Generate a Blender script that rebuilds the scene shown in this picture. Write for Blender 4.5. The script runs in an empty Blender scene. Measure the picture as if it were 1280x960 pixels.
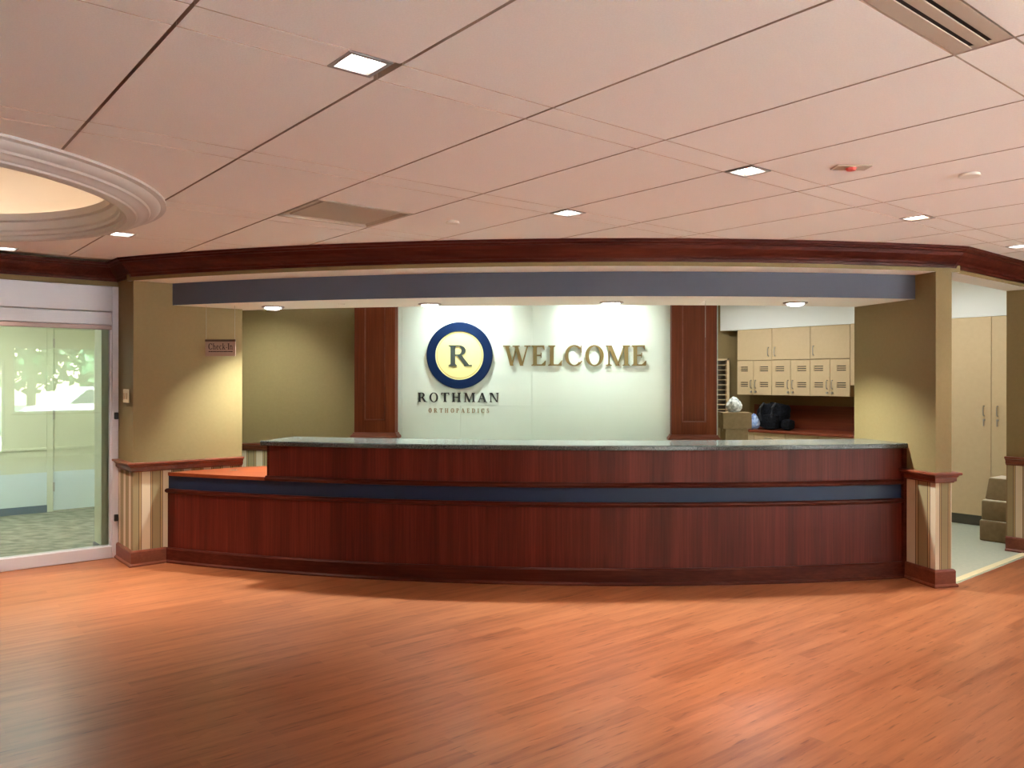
import bpy, bmesh, math, random
from mathutils import Vector, Matrix
from mathutils.geometry import delaunay_2d_cdt

random.seed(7)
SC = bpy.context.scene
COL = SC.collection

# ------------------------------------------------------------------ camera, sky, exposure
CAM = (0.555, 0.0, 1.58)
cam_data = bpy.data.cameras.new('camera')
cam_data.sensor_width = 36.0
cam_data.lens = 36.0 * 1010.0 / 1280.0
cam_data.shift_y = -0.0047
cam_data.clip_start = 0.02
camera = bpy.data.objects.new('camera', cam_data)
camera.location = CAM
camera.rotation_euler = (math.radians(90), math.radians(-0.08), math.radians(5.0))
COL.objects.link(camera)
SC.camera = camera

vs = SC.view_settings
SC.display_settings.display_device = 'sRGB'
vs.view_transform = 'Standard'
vs.look = 'None'
vs.gamma = 1.0
vs.use_curve_mapping = False
vs.exposure = 0.9

world = bpy.data.worlds.new('sky')
SC.world = world
world.use_nodes = True
wn = world.node_tree.nodes
wl = world.node_tree.links
wn.clear()
w_out = wn.new('ShaderNodeOutputWorld')
w_bg = wn.new('ShaderNodeBackground')
w_sky = wn.new('ShaderNodeTexSky')
w_sky.sky_type = 'NISHITA'
w_sky.sun_disc = False
w_sky.sun_elevation = math.radians(48)
w_sky.sun_rotation = math.radians(200)
w_sky.air_density = 1.2
w_sky.dust_density = 0.7
w_bg.inputs['Strength'].default_value = 3.5
wl.new(w_sky.outputs['Color'], w_bg.inputs['Color'])
wl.new(w_bg.outputs['Background'], w_out.inputs['Surface'])

sun_data = bpy.data.lights.new('sun', 'SUN')
sun_data.energy = 106.0
sun_data.color = (1.0, 0.93, 0.86)
sun_data.angle = math.radians(0.6)
sun = bpy.data.objects.new('sun', sun_data)
sun.rotation_euler = Vector((0.52, -0.30, -1.0)).to_track_quat('-Z', 'Y').to_euler()
COL.objects.link(sun)

# power of each kind of lamp (W)
CEIL_SPOT = 128.0
SOFFIT_SPOT = 250.0
WASH_SPOT = 66.0
COVE_EMIT = 4.0
BACK_PANEL = 12.0
CORRIDOR_PANEL = 30.0
WARM = (1.0, 0.86, 0.72)
COOL = (0.90, 1.0, 0.93)

SC.cycles.max_bounces = 10
SC.cycles.diffuse_bounces = 6
SC.cycles.caustics_reflective = False
SC.cycles.caustics_refractive = False
SC.cycles.sample_clamp_indirect = 60.0

# ------------------------------------------------------------------ materials
def mat(name, rgb, rough=0.6, metal=0.0, spec=0.5):
    m = bpy.data.materials.new(name)
    m.use_nodes = True
    b = m.node_tree.nodes['Principled BSDF']
    b.inputs['Base Color'].default_value = (*rgb, 1)
    b.inputs['Roughness'].default_value = rough
    b.inputs['Metallic'].default_value = metal
    b.inputs['Specular IOR Level'].default_value = spec
    return m

def nodes_of(m):
    nt = m.node_tree
    return nt.nodes, nt.links, nt.nodes['Principled BSDF']

def ramp(n, stops):
    r = n.new('ShaderNodeValToRGB')
    e = r.color_ramp.elements
    while len(e) > 1:
        e.remove(e[-1])
    e[0].position = stops[0][0]
    e[0].color = (*stops[0][1], 1)
    for p, c in stops[1:]:
        k = e.new(p)
        k.color = (*c, 1)
    return r

def noise_mat(name, c1, c2, scale=8.0, rough=0.7, bump=0.0, stretch=(1, 1, 1), detail=4.0, spec=0.4, lo=0.35, hi=0.65):
    m = mat(name, c1, rough, 0, spec)
    n, l, b = nodes_of(m)
    tc = n.new('ShaderNodeTexCoord')
    mp = n.new('ShaderNodeMapping')
    mp.inputs['Scale'].default_value = stretch
    nz = n.new('ShaderNodeTexNoise')
    nz.inputs['Scale'].default_value = scale
    nz.inputs['Detail'].default_value = detail
    r = ramp(n, [(lo, c1), (hi, c2)])
    l.new(tc.outputs['Object'], mp.inputs['Vector'])
    l.new(mp.outputs['Vector'], nz.inputs['Vector'])
    l.new(nz.outputs['Fac'], r.inputs['Fac'])
    l.new(r.outputs['Color'], b.inputs['Base Color'])
    if bump:
        bp = n.new('ShaderNodeBump')
        bp.inputs['Strength'].default_value = bump
        bp.inputs['Distance'].default_value = 0.004
        l.new(nz.outputs['Fac'], bp.inputs['Height'])
        l.new(bp.outputs['Normal'], b.inputs['Normal'])
    return m

def emit_mat(name, rgb, strength):
    m = mat(name, rgb, 0.5)
    n, l, b = nodes_of(m)
    b.inputs['Emission Color'].default_value = (*rgb, 1)
    b.inputs['Emission Strength'].default_value = strength
    return m

def vertical_wood(name, dark, mid, light, rough=0.32, axis='H', rot=0.0):
    """veneer: fine grain stretched along one axis over broad bands of tone. axis V = grain upright, H = grain along x"""
    m = mat(name, mid, rough, 0, 0.5)
    n, l, b = nodes_of(m)
    tc = n.new('ShaderNodeTexCoord')
    mp = n.new('ShaderNodeMapping')
    mp.inputs['Rotation'].default_value = (0, 0, rot)
    l.new(tc.outputs['Object'], mp.inputs['Vector'])
    m1 = n.new('ShaderNodeMapping')
    m2 = n.new('ShaderNodeMapping')
    if axis == 'V':
        m1.inputs['Scale'].default_value = (9, 3, 0.25)
        m2.inputs['Scale'].default_value = (70, 40, 2.2)
    else:
        m1.inputs['Scale'].default_value = (0.5, 9, 9)
        m2.inputs['Scale'].default_value = (3.0, 70, 70)
    for q in (m1, m2):
        l.new(mp.outputs['Vector'], q.inputs['Vector'])
    n1 = n.new('ShaderNodeTexNoise')
    n1.inputs['Scale'].default_value = 1.0
    n1.inputs['Detail'].default_value = 2.0
    n2 = n.new('ShaderNodeTexNoise')
    n2.inputs['Scale'].default_value = 1.0
    n2.inputs['Detail'].default_value = 5.0
    l.new(m1.outputs['Vector'], n1.inputs['Vector'])
    l.new(m2.outputs['Vector'], n2.inputs['Vector'])
    mx = n.new('ShaderNodeMix')
    mx.data_type = 'FLOAT'
    mx.inputs[0].default_value = 0.42
    l.new(n1.outputs['Fac'], mx.inputs[2])
    l.new(n2.outputs['Fac'], mx.inputs[3])
    r = ramp(n, [(0.34, dark), (0.5, mid), (0.66, light)])
    l.new(mx.outputs[0], r.inputs['Fac'])
    l.new(r.outputs['Color'], b.inputs['Base Color'])
    bp = n.new('ShaderNodeBump')
    bp.inputs['Strength'].default_value = 0.06
    bp.inputs['Distance'].default_value = 0.002
    l.new(n2.outputs['Fac'], bp.inputs['Height'])
    l.new(bp.outputs['Normal'], b.inputs['Normal'])
    return m

def floor_wood():
    m = mat('cherry_plank_floor', (0.42, 0.14, 0.05), 0.34, 0, 0.3)
    n, l, b = nodes_of(m)
    tc = n.new('ShaderNodeTexCoord')
    mp = n.new('ShaderNodeMapping')
    mp.vector_type = 'POINT'
    mp.inputs['Rotation'].default_value = (0, 0, math.radians(-44.1))
    l.new(tc.outputs['Object'], mp.inputs['Vector'])
    br = n.new('ShaderNodeTexBrick')
    br.offset = 0.37
    br.inputs['Scale'].default_value = 1.0
    br.inputs['Brick Width'].default_value = 0.92
    br.inputs['Row Height'].default_value = 0.078
    br.inputs['Mortar Size'].default_value = 0.0008
    br.inputs['Color1'].default_value = (0.0, 0.0, 0.0, 1)
    br.inputs['Color2'].default_value = (1.0, 1.0, 1.0, 1)
    br.inputs['Mortar'].default_value = (0.2, 0.2, 0.2, 1)
    l.new(mp.outputs['Vector'], br.inputs['Vector'])
    m2 = n.new('ShaderNodeMapping')
    m2.inputs['Scale'].default_value = (1.6, 22, 1)
    l.new(mp.outputs['Vector'], m2.inputs['Vector'])
    n2 = n.new('ShaderNodeTexNoise')
    n2.inputs['Scale'].default_value = 1.0
    n2.inputs['Detail'].default_value = 8.0
    n2.inputs['Roughness'].default_value = 0.62
    l.new(m2.outputs['Vector'], n2.inputs['Vector'])
    m3 = n.new('ShaderNodeMapping')
    m3.inputs['Scale'].default_value = (6, 55, 1)
    l.new(mp.outputs['Vector'], m3.inputs['Vector'])
    n3 = n.new('ShaderNodeTexNoise')
    n3.inputs['Scale'].default_value = 1.0
    n3.inputs['Detail'].default_value = 3.0
    l.new(m3.outputs['Vector'], n3.inputs['Vector'])
    r = ramp(n, [(0.30, (0.195, 0.056, 0.021)), (0.5, (0.293, 0.098, 0.040)), (0.70, (0.365, 0.132, 0.056))])
    mx = n.new('ShaderNodeMix')
    mx.data_type = 'FLOAT'
    mx.inputs[0].default_value = 0.18
    l.new(n2.outputs['Fac'], mx.inputs[2])
    l.new(br.outputs['Color'], mx.inputs[3])
    l.new(mx.outputs[0], r.inputs['Fac'])
    # short dark flecks of the grain
    fr = ramp(n, [(0.29, (0.55, 0.45, 0.42)), (0.40, (1, 1, 1))])
    l.new(n3.outputs['Fac'], fr.inputs['Fac'])
    mul = n.new('ShaderNodeMix')
    mul.data_type = 'RGBA'
    mul.blend_type = 'MULTIPLY'
    mul.inputs[0].default_value = 1.0
    l.new(r.outputs['Color'], mul.inputs[6])
    l.new(fr.outputs['Color'], mul.inputs[7])
    l.new(mul.outputs[2], b.inputs['Base Color'])
    return m

def stripes_mat(name, direction, phase=0.0, period=0.172):
    m = mat(name, (0.5, 0.4, 0.25), 0.75, 0, 0.3)
    n, l, b = nodes_of(m)
    tc = n.new('ShaderNodeTexCoord')
    dt = n.new('ShaderNodeVectorMath')
    dt.operation = 'DOT_PRODUCT'
    dt.inputs[1].default_value = (direction[0] / period, direction[1] / period, 0)
    l.new(tc.outputs['Object'], dt.inputs[0])
    ad = n.new('ShaderNodeMath')
    ad.operation = 'ADD'
    ad.inputs[1].default_value = phase + 100.0
    l.new(dt.outputs['Value'], ad.inputs[0])
    fr = n.new('ShaderNodeMath')
    fr.operation = 'FRACT'
    l.new(ad.outputs[0], fr.inputs[0])
    cream, tan, olive, brown = (0.62, 0.50, 0.36), (0.42, 0.28, 0.14), (0.31, 0.235, 0.125), (0.10, 0.055, 0.03)
    r = ramp(n, [(0.0, cream), (0.36, brown), (0.39, tan), (0.45, brown), (0.48, olive), (0.82, brown), (0.85, tan), (0.93, brown), (0.96, cream)])
    r.color_ramp.interpolation = 'CONSTANT'
    l.new(fr.outputs[0], r.inputs['Fac'])
    l.new(r.outputs['Color'], b.inputs['Base Color'])
    return m

def glass_mat(name, tint, boost=1.0):
    m = bpy.data.materials.new(name)
    m.use_nodes = True
    n, l = m.node_tree.nodes, m.node_tree.links
    n.clear()
    o = n.new('ShaderNodeOutputMaterial')
    t = n.new('ShaderNodeBsdfTransparent')
    t.inputs['Color'].default_value = (*tint, 1)
    g = n.new('ShaderNodeBsdfGlossy')
    g.inputs['Roughness'].default_value = 0.0
    g.inputs['Color'].default_value = (0.9, 1.0, 0.95, 1)
    f = n.new('ShaderNodeFresnel')
    f.inputs['IOR'].default_value = 1.5
    mu = n.new('ShaderNodeMath')
    mu.operation = 'MULTIPLY'
    mu.use_clamp = True
    mu.inputs[1].default_value = boost
    x = n.new('ShaderNodeMixShader')
    l.new(f.outputs['Fac'], mu.inputs[0])
    l.new(mu.outputs[0], x.inputs['Fac'])
    l.new(t.outputs[0], x.inputs[1])
    l.new(g.outputs[0], x.inputs[2])
    l.new(x.outputs[0], o.inputs['Surface'])
    return m

M = {}
M['floor'] = floor_wood()
M['vinyl'] = noise_mat('pale_green_sheet_vinyl', (0.42, 0.47, 0.39), (0.47, 0.51, 0.42), 30, 0.5)
M['threshold'] = mat('cream_threshold_strip', (0.78, 0.70, 0.45), 0.5)
M['carpet'] = noise_mat('grey_green_carpet', (0.13, 0.145, 0.11), (0.27, 0.28, 0.22), 7, 0.95, 0.3, (1, 1.6, 1), 6)
M['tile'] = noise_mat('white_acoustic_tile', (0.86, 0.80, 0.745), (0.90, 0.84, 0.785), 160, 0.9, 0.15)
M['ceil_grid'] = mat('tee_grid_metal', (0.62, 0.48, 0.38), 0.8, 0, 0.2)
M['tile_edge'] = mat('raw_tile_edge', (0.56, 0.42, 0.33), 0.9, 0, 0.1)
M['plaster'] = mat('cream_ceiling_paint', (0.80, 0.74, 0.66), 0.8)
M['ring'] = mat('white_gloss_moulding', (0.60, 0.55, 0.52), 0.55, 0, 0.3)
M['olive'] = noise_mat('olive_tan_wall_paint', (0.235, 0.166, 0.068), (0.245, 0.174, 0.073), 40, 0.7, 0.05)
M['blue_fascia'] = mat('slate_blue_fascia_paint', (0.095, 0.105, 0.140), 0.6, 0, 0.25)
M['white_wall'] = mat('white_laminate_panel', (0.68, 0.755, 0.69), 0.42)
M['white_paint'] = mat('white_bulkhead_paint', (0.84, 0.86, 0.84), 0.8)
M['beige_wall'] = mat('pale_corridor_paint', (0.62, 0.64, 0.48), 0.8)
M['cream_wall'] = mat('cream_bounce_paint', (0.78, 0.74, 0.64), 0.8)  # unseen lobby walls made pale to bounce light to the ceiling
M['pale_kick'] = mat('pale_grey_blue_laminate', (0.62, 0.70, 0.72), 0.6)
M['cove_base'] = mat('slate_rubber_cove_base', (0.10, 0.14, 0.19), 0.6)
M['desk_wood'] = vertical_wood('cherry_veneer_upright', (0.062, 0.0065, 0.0035), (0.100, 0.012, 0.0065), (0.150, 0.022, 0.013), 0.48, 'V')
M['desk_wood'].node_tree.nodes['Principled BSDF'].inputs['Specular IOR Level'].default_value = 0.25
M['trim_wood'] = vertical_wood('cherry_trim_wood', (0.042, 0.006, 0.0032), (0.068, 0.011, 0.006), (0.105, 0.021, 0.011), 0.42, 'H')
M['trim_wood'].node_tree.nodes['Principled BSDF'].inputs['Specular IOR Level'].default_value = 0.13
M['rail_wood'] = vertical_wood('cherry_chair_rail_wood', (0.13, 0.030, 0.014), (0.17, 0.043, 0.021), (0.22, 0.06, 0.03), 0.38, 'H')
M['rail_wood'].node_tree.nodes['Principled BSDF'].inputs['Specular IOR Level'].default_value = 0.3
M['column_wood'] = vertical_wood('cherry_column_wood', (0.10, 0.020, 0.0065), (0.14, 0.029, 0.010), (0.185, 0.042, 0.015), 0.5, 'V')
M['column_wood'].node_tree.nodes['Principled BSDF'].inputs['Specular IOR Level'].default_value = 0.15
M['worktop_wood'] = vertical_wood('cherry_laminate_worktop', (0.16, 0.028, 0.008), (0.21, 0.040, 0.012), (0.25, 0.055, 0.018), 0.4, 'H')
M['worktop_wood'].node_tree.nodes['Principled BSDF'].inputs['Specular IOR Level'].default_value = 0.25
M['back_wood'] = vertical_wood('red_laminate_backsplash', (0.13, 0.022, 0.008), (0.18, 0.035, 0.013), (0.24, 0.055, 0.02), 0.4, 'H', math.radians(45))
M['band'] = mat('navy_inlay_band', (0.016, 0.028, 0.072), 0.45, 0, 0.25)
M['granite'] = noise_mat('dark_speckled_granite', (0.025, 0.028, 0.028), (0.16, 0.165, 0.155), 190, 0.14, 0, (1, 1, 1), 3, 0.17, 0.42, 0.62)
M['lilac_metal'] = mat('silver_painted_aluminium', (0.50, 0.47, 0.50), 0.42, 0.25)
M['lilac_light'] = mat('pale_anodised_aluminium', (0.66, 0.63, 0.69), 0.4, 0.15)
M['pink_strip'] = mat('bronze_bottom_bar', (0.36, 0.24, 0.22), 0.4, 0.3)
M['black'] = mat('black_plastic', (0.012, 0.012, 0.014), 0.5)
M['dark'] = mat('opening_shade_black', (0.015, 0.013, 0.012), 0.9)  # near-black colour painted in for the shade inside openings
M['cabinet'] = noise_mat('almond_laminate', (0.60, 0.45, 0.27), (0.62, 0.47, 0.285), 20, 0.5)
M['cabinet_edge'] = mat('almond_edge_banding', (0.50, 0.36, 0.20), 0.5)
M['steel'] = mat('brushed_steel', (0.45, 0.42, 0.38), 0.35, 0.9)
M['kick'] = mat('grey_toe_kick', (0.13, 0.12, 0.105), 0.6)
M['cardboard'] = noise_mat('kraft_cardboard', (0.21, 0.142, 0.070), (0.24, 0.165, 0.085), 25, 0.85)
M['tape'] = mat('tan_packing_tape', (0.27, 0.19, 0.10), 0.5)
M['paper'] = mat('cream_paper_top', (0.75, 0.68, 0.55), 0.8)
M['bag_black'] = noise_mat('black_nylon', (0.004, 0.0045, 0.006), (0.012, 0.013, 0.018), 40, 0.85, 0, (1, 1, 1), 4, 0.1)
M['strap'] = mat('dark_grey_webbing', (0.02, 0.022, 0.028), 0.8)
M['bag_blue'] = noise_mat('blue_plastic', (0.10, 0.20, 0.48), (0.45, 0.55, 0.75), 22, 0.4)
M['bag_white'] = noise_mat('white_crinkled_plastic', (0.30, 0.33, 0.32), (0.85, 0.88, 0.86), 28, 0.35, 0.6)
M['navy'] = mat('navy_enamel', (0.003, 0.016, 0.066), 0.45, 0, 0.2)
M['gold_disc'] = mat('pale_yellow_disc', (0.80, 0.74, 0.34), 0.5)
M['gold_line'] = mat('ochre_hairline', (0.55, 0.36, 0.12), 0.5)
M['letter_dark'] = mat('dark_slate_letter', (0.045, 0.060, 0.055), 0.5)
M['letter_black'] = mat('black_letter', (0.014, 0.016, 0.016), 0.5)
M['letter_gold'] = mat('antique_gold_letter', (0.20, 0.14, 0.052), 0.5, 0.0, 0.25)
M['letter_ochre'] = mat('ochre_letter', (0.36, 0.24, 0.12), 0.5)
M['sign'] = mat('mauve_brown_acrylic', (0.34, 0.225, 0.175), 0.5)
M['sign_text'] = mat('dark_brown_print', (0.018, 0.006, 0.004), 0.8, 0, 0.1)
M['sign_bar'] = mat('brown_sign_header', (0.085, 0.045, 0.022), 0.5)
M['wire'] = mat('clear_hanging_wire', (0.35, 0.30, 0.22), 0.4)
M['switch'] = mat('ivory_switch_plate', (0.70, 0.62, 0.42), 0.5)
M['glass'] = glass_mat('green_tinted_glass', (0.88, 0.925, 0.89), 1.25)
M['clear'] = glass_mat('clear_window_glass', (0.96, 0.98, 0.97), 1.0)
M['lens'] = emit_mat('lit_downlight_lens', (1.0, 0.97, 0.92), 9.0)
M['cool_lens'] = emit_mat('lit_cool_downlight_lens', (0.93, 0.95, 1.0), 12.0)
M['cove'] = emit_mat('lit_cove_tube', (1.0, 0.80, 0.58), COVE_EMIT)
M['panel_light'] = emit_mat('lit_staff_room_diffuser', (0.97, 1.0, 0.97), BACK_PANEL)
M['corridor_panel'] = emit_mat('lit_corridor_diffuser', (1.0, 1.0, 0.95), CORRIDOR_PANEL)
M['red_lens'] = mat('red_indicator_lens', (0.75, 0.12, 0.10), 0.3)
M['trim_metal'] = mat('grey_fixture_trim', (0.36, 0.31, 0.28), 0.35, 0.5)
M['vent'] = mat('tan_vent_metal', (0.50, 0.41, 0.32), 0.5)
M['lawn'] = noise_mat('mown_lawn', (0.016, 0.045, 0.018), (0.035, 0.085, 0.035), 3, 0.9)
M['concrete'] = noise_mat('pale_bounce_paving', (0.52, 0.49, 0.44), (0.60, 0.56, 0.50), 6, 0.9)
M['leaf'] = noise_mat('tree_leaf', (0.02, 0.075, 0.035), (0.07, 0.17, 0.08), 2, 0.7)
M['bark'] = mat('tree_bark', (0.10, 0.07, 0.05), 0.9)
M['car_paint'] = mat('silver_car_paint', (0.55, 0.58, 0.62), 0.3, 0.3)
M['car_glass'] = mat('dark_car_glass', (0.02, 0.03, 0.04), 0.1)
M['asphalt'] = noise_mat('parking_asphalt', (0.04, 0.045, 0.045), (0.06, 0.065, 0.065), 12, 0.9)

# ------------------------------------------------------------------ object helpers
def world_origin(o):
    v = Vector((0, 0, 0))
    while o is not None:
        v = v + o.location
        o = o.parent
    return v

def obj(name, bm, m, parent=None, smooth=False, kind=None):
    """links a bmesh built in world coordinates as one object"""
    me = bpy.data.meshes.new(name)
    if parent is not None:
        bmesh.ops.translate(bm, verts=bm.verts, vec=-world_origin(parent))
    bmesh.ops.recalc_face_normals(bm, faces=bm.faces)
    bm.to_mesh(me)
    bm.free()
    for q in (m if isinstance(m, (list, tuple)) else [m]):
        me.materials.append(q)
    if smooth:
        for p in me.polygons:
            p.use_smooth = True
        try:
            me.set_sharp_from_angle(angle=math.radians(35))
        except Exception:
            pass
    o = bpy.data.objects.new(name, me)
    COL.objects.link(o)
    if parent is not None:
        o.parent = parent
    if kind:
        o['kind'] = kind
    return o

def struct(name, bm, m, parent=None, smooth=False):
    return obj(name, bm, m, parent, smooth, None if parent is not None else 'structure')

def tag(o, label, cat, group=None):
    o['label'] = label
    o['category'] = cat
    if group:
        o['group'] = group
    return o

def thing(name, label, cat, loc, group=None):
    o = bpy.data.objects.new(name, None)
    o.empty_display_size = 0.1
    o.location = loc
    COL.objects.link(o)
    return tag(o, label, cat, group)

def frame_struct(name, loc):
    o = bpy.data.objects.new(name, None)
    o.empty_display_size = 0.1
    o.location = loc
    COL.objects.link(o)
    o['kind'] = 'structure'
    return o

def BM():
    return bmesh.new()

def bevel(bm, w, seg=2):
    bmesh.ops.bevel(bm, geom=list(bm.edges), offset=w, segments=seg, profile=0.5, affect='EDGES', clamp_overlap=True)
    return bm

def add_box(bm, x0, x1, y0, y1, z0, z1, mi=0, mtx=None):
    v = [bm.verts.new(p) for p in ((x0, y0, z0), (x1, y0, z0), (x1, y1, z0), (x0, y1, z0), (x0, y0, z1), (x1, y0, z1), (x1, y1, z1), (x0, y1, z1))]
    if mtx is not None:
        for q in v:
            q.co = mtx @ q.co
    for f in ((0, 3, 2, 1), (4, 5, 6, 7), (0, 1, 5, 4), (1, 2, 6, 5), (2, 3, 7, 6), (3, 0, 4, 7)):
        bm.faces.new([v[i] for i in f]).material_index = mi
    return v

def box(x0, x1, y0, y1, z0, z1, mtx=None):
    bm = BM()
    add_box(bm, x0, x1, y0, y1, z0, z1, 0, mtx)
    return bm

def add_slab(bm, pts, z0, z1, mi=0):
    a = [bm.verts.new((p[0], p[1], z0)) for p in pts]
    b = [bm.verts.new((p[0], p[1], z1)) for p in pts]
    n = len(pts)
    fs = [bm.faces.new(a[::-1]), bm.faces.new(b)]
    for i in range(n):
        fs.append(bm.faces.new((a[i], a[(i + 1) % n], b[(i + 1) % n], b[i])))
    for f in fs:
        f.material_index = mi
    return fs

def slab(pts, z0, z1):
    bm = BM()
    add_slab(bm, pts, z0, z1)
    return bm

def arc_pts(cu, cv, r, u0, u1, n=40):
    a0, a1 = math.asin((u0 - cu) / r), math.asin((u1 - cu) / r)
    return [(cu + r * math.sin(a0 + (a1 - a0) * i / n), cv - r * math.cos(a0 + (a1 - a0) * i / n)) for i in range(n + 1)]

def arc_band(cu, cv, rf, rb, u0, u1, z0, z1, n=48, mats=(0, 0, 0, 0), bm=None):
    """a curved wall between two radii of one centre; mats = front, back, bottom, top"""
    bm = bm or BM()
    rr = (rf + rb) / 2
    a0, a1 = math.asin((u0 - cu) / rr), math.asin((u1 - cu) / rr)
    ring = []
    for i in range(n + 1):
        a = a0 + (a1 - a0) * i / n
        row = []
        for r, z in ((rf, z0), (rf, z1), (rb, z1), (rb, z0)):
            row.append(bm.verts.new((cu + r * math.sin(a), cv - r * math.cos(a), z)))
        ring.append(row)
    for i in range(n):
        p, q = ring[i], ring[i + 1]
        for k, mi in ((0, 0), (1, 3), (2, 1), (3, 2)):
            bm.faces.new((p[k], p[(k + 1) % 4], q[(k + 1) % 4], q[k])).material_index = mats[mi]
    bm.faces.new(ring[0])
    bm.faces.new(ring[-1][::-1])
    return bm

def offset_path(path, d, side, closed=False):
    out = []
    n = len(path)
    for i, p in enumerate(path):
        p = Vector(p)
        a = Vector(path[i - 1]) if (i > 0 or closed) else None
        b = Vector(path[(i + 1) % n]) if (i < n - 1 or closed) else None
        ns = []
        for s, e in ((a, p), (p, b)):
            if s is None or e is None:
                continue
            t = (e - s).normalized()
            ns.append(Vector((t.y, -t.x)) * side)
        if len(ns) == 1:
            m = ns[0]
        else:
            m = (ns[0] + ns[1]).normalized()
            m = m / max(0.2, m.dot(ns[0]))
        q = p + m * d
        out.append((q.x, q.y))
    return out

def sweep(path, profile, side=1, bm=None):
    """sweeps a closed profile [(offset, z)] along a plan polyline; side=1 puts the offset to the right of travel"""
    bm = bm or BM()
    rows = []
    for d, z in profile:
        rows.append([bm.verts.new((x, y, z)) for x, y in offset_path(path, d, side)])
    k = len(profile)
    for j in range(k):
        a, b = rows[j], rows[(j + 1) % k]
        for i in range(len(path) - 1):
            bm.faces.new((a[i], a[i + 1], b[i + 1], b[i]))
    bm.faces.new([r[0] for r in rows])
    bm.faces.new([r[-1] for r in rows][::-1])
    return bm

def lathe(cx, cy, profile, n=48, bm=None, closed=False):
    bm = bm or BM()
    rows = []
    for r, z in profile:
        rows.append([bm.verts.new((cx + r * math.cos(2 * math.pi * i / n), cy + r * math.sin(2 * math.pi * i / n), z)) for i in range(n)] if r > 1e-6
                    else [bm.verts.new((cx, cy, z))])
    m = len(rows)
    for j in range(m if closed else m - 1):
        a, b = rows[j], rows[(j + 1) % m]
        for i in range(n):
            i2 = (i + 1) % n
            if len(a) == 1 and len(b) == 1:
                continue
            if len(a) == 1:
                bm.faces.new((a[0], b[i2], b[i]))
            elif len(b) == 1:
                bm.faces.new((a[i], a[i2], b[0]))
            else:
                bm.faces.new((a[i], a[i2], b[i2], b[i]))
    return bm

def add_tube(bm, pts, r, n=8):
    rows = []
    pts = [Vector(p) for p in pts]
    for i, p in enumerate(pts):
        t = (pts[min(i + 1, len(pts) - 1)] - pts[max(i - 1, 0)]).normalized()
        up = Vector((0, 0, 1)) if abs(t.z) < 0.9 else Vector((1, 0, 0))
        a = t.cross(up).normalized()
        b = t.cross(a).normalized()
        rows.append([bm.verts.new(p + (a * math.cos(2 * math.pi * k / n) + b * math.sin(2 * math.pi * k / n)) * r) for k in range(n)])
    for j in range(len(rows) - 1):
        for k in range(n):
            bm.faces.new((rows[j][k], rows[j][(k + 1) % n], rows[j + 1][(k + 1) % n], rows[j + 1][k]))
    bm.faces.new(rows[0][::-1])
    bm.faces.new(rows[-1])
    return bm

def rotated(origin, ang, z=0.0):
    return Matrix.Translation((origin[0], origin[1], z)) @ Matrix.Rotation(ang, 4, 'Z')

A45 = math.radians(44.1)
NP = Vector((math.cos(A45), math.sin(A45)))        # p axis: along the plank direction, away to the right
NQ = Vector((-math.sin(A45), math.cos(A45)))       # q axis: away to the left
def PQ(p, q):
    v = NP * p + NQ * q
    return (v.x, v.y)
MPQ = Matrix.Rotation(A45, 4, 'Z')                 # box coordinates (p, q, z) -> world
S2 = math.sqrt(0.5)

def spot(name, loc, power, color, size_deg, blend=0.8, radius=0.05, aim=None, parent=None):
    d = bpy.data.lights.new(name, 'SPOT')
    d.energy = power
    d.color = color
    d.spot_size = math.radians(size_deg)
    d.spot_blend = blend
    d.shadow_soft_size = radius
    o = bpy.data.objects.new(name, d)
    o.location = Vector(loc) - (world_origin(parent) if parent is not None else Vector((0, 0, 0)))
    if aim is not None:
        o.rotation_euler = (Vector(aim) - Vector(loc)).to_track_quat('-Z', 'Y').to_euler()
    COL.objects.link(o)
    if parent is not None:
        o.parent = parent
    return o

H = 2.585           # lobby ceiling
HB = 2.70           # ceiling of the rooms behind
HZ = 2.405          # underside of the curved header
SZ = 2.216          # underside of the soffit over the desk
ACU, ACV = 0.12, 15.495    # centre of the header arc
AR = 9.60
DCU, DCV, DR = 0.0, 16.225, 10.0    # centre and radius of the desk front
SCU, SCV, SR = 0.25, 16.81, 10.60    # soffit fascia
DOME = (-3.217, 3.771)

# corner points of the lobby front
CL = (-3.21, ACV - math.sqrt(AR ** 2 - (-3.21 - ACU) ** 2))       # left pier corner
GR = (-3.546, 6.834)                                            # where the pier meets the glass wall
CR0 = (3.235, ACV - math.sqrt(AR ** 2 - (3.235 - ACU) ** 2))    # right post, left corner
CR1 = (3.372, ACV - math.sqrt(AR ** 2 - (3.372 - ACU) ** 2))    # right post, right corner
CL_END = (CL[0] + 0.66, CL[1] + 0.66)
CR_IN = (2.925, 7.31)
JF = (4.625, 4.625 + (CR1[1] - CR1[0]))                         # far jamb of the right opening, front corner
JB = (JF[0] - 0.153, JF[1] + 0.153)
FAR_R = (JF[0] + 2.4, JF[1] + 2.4)

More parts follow.
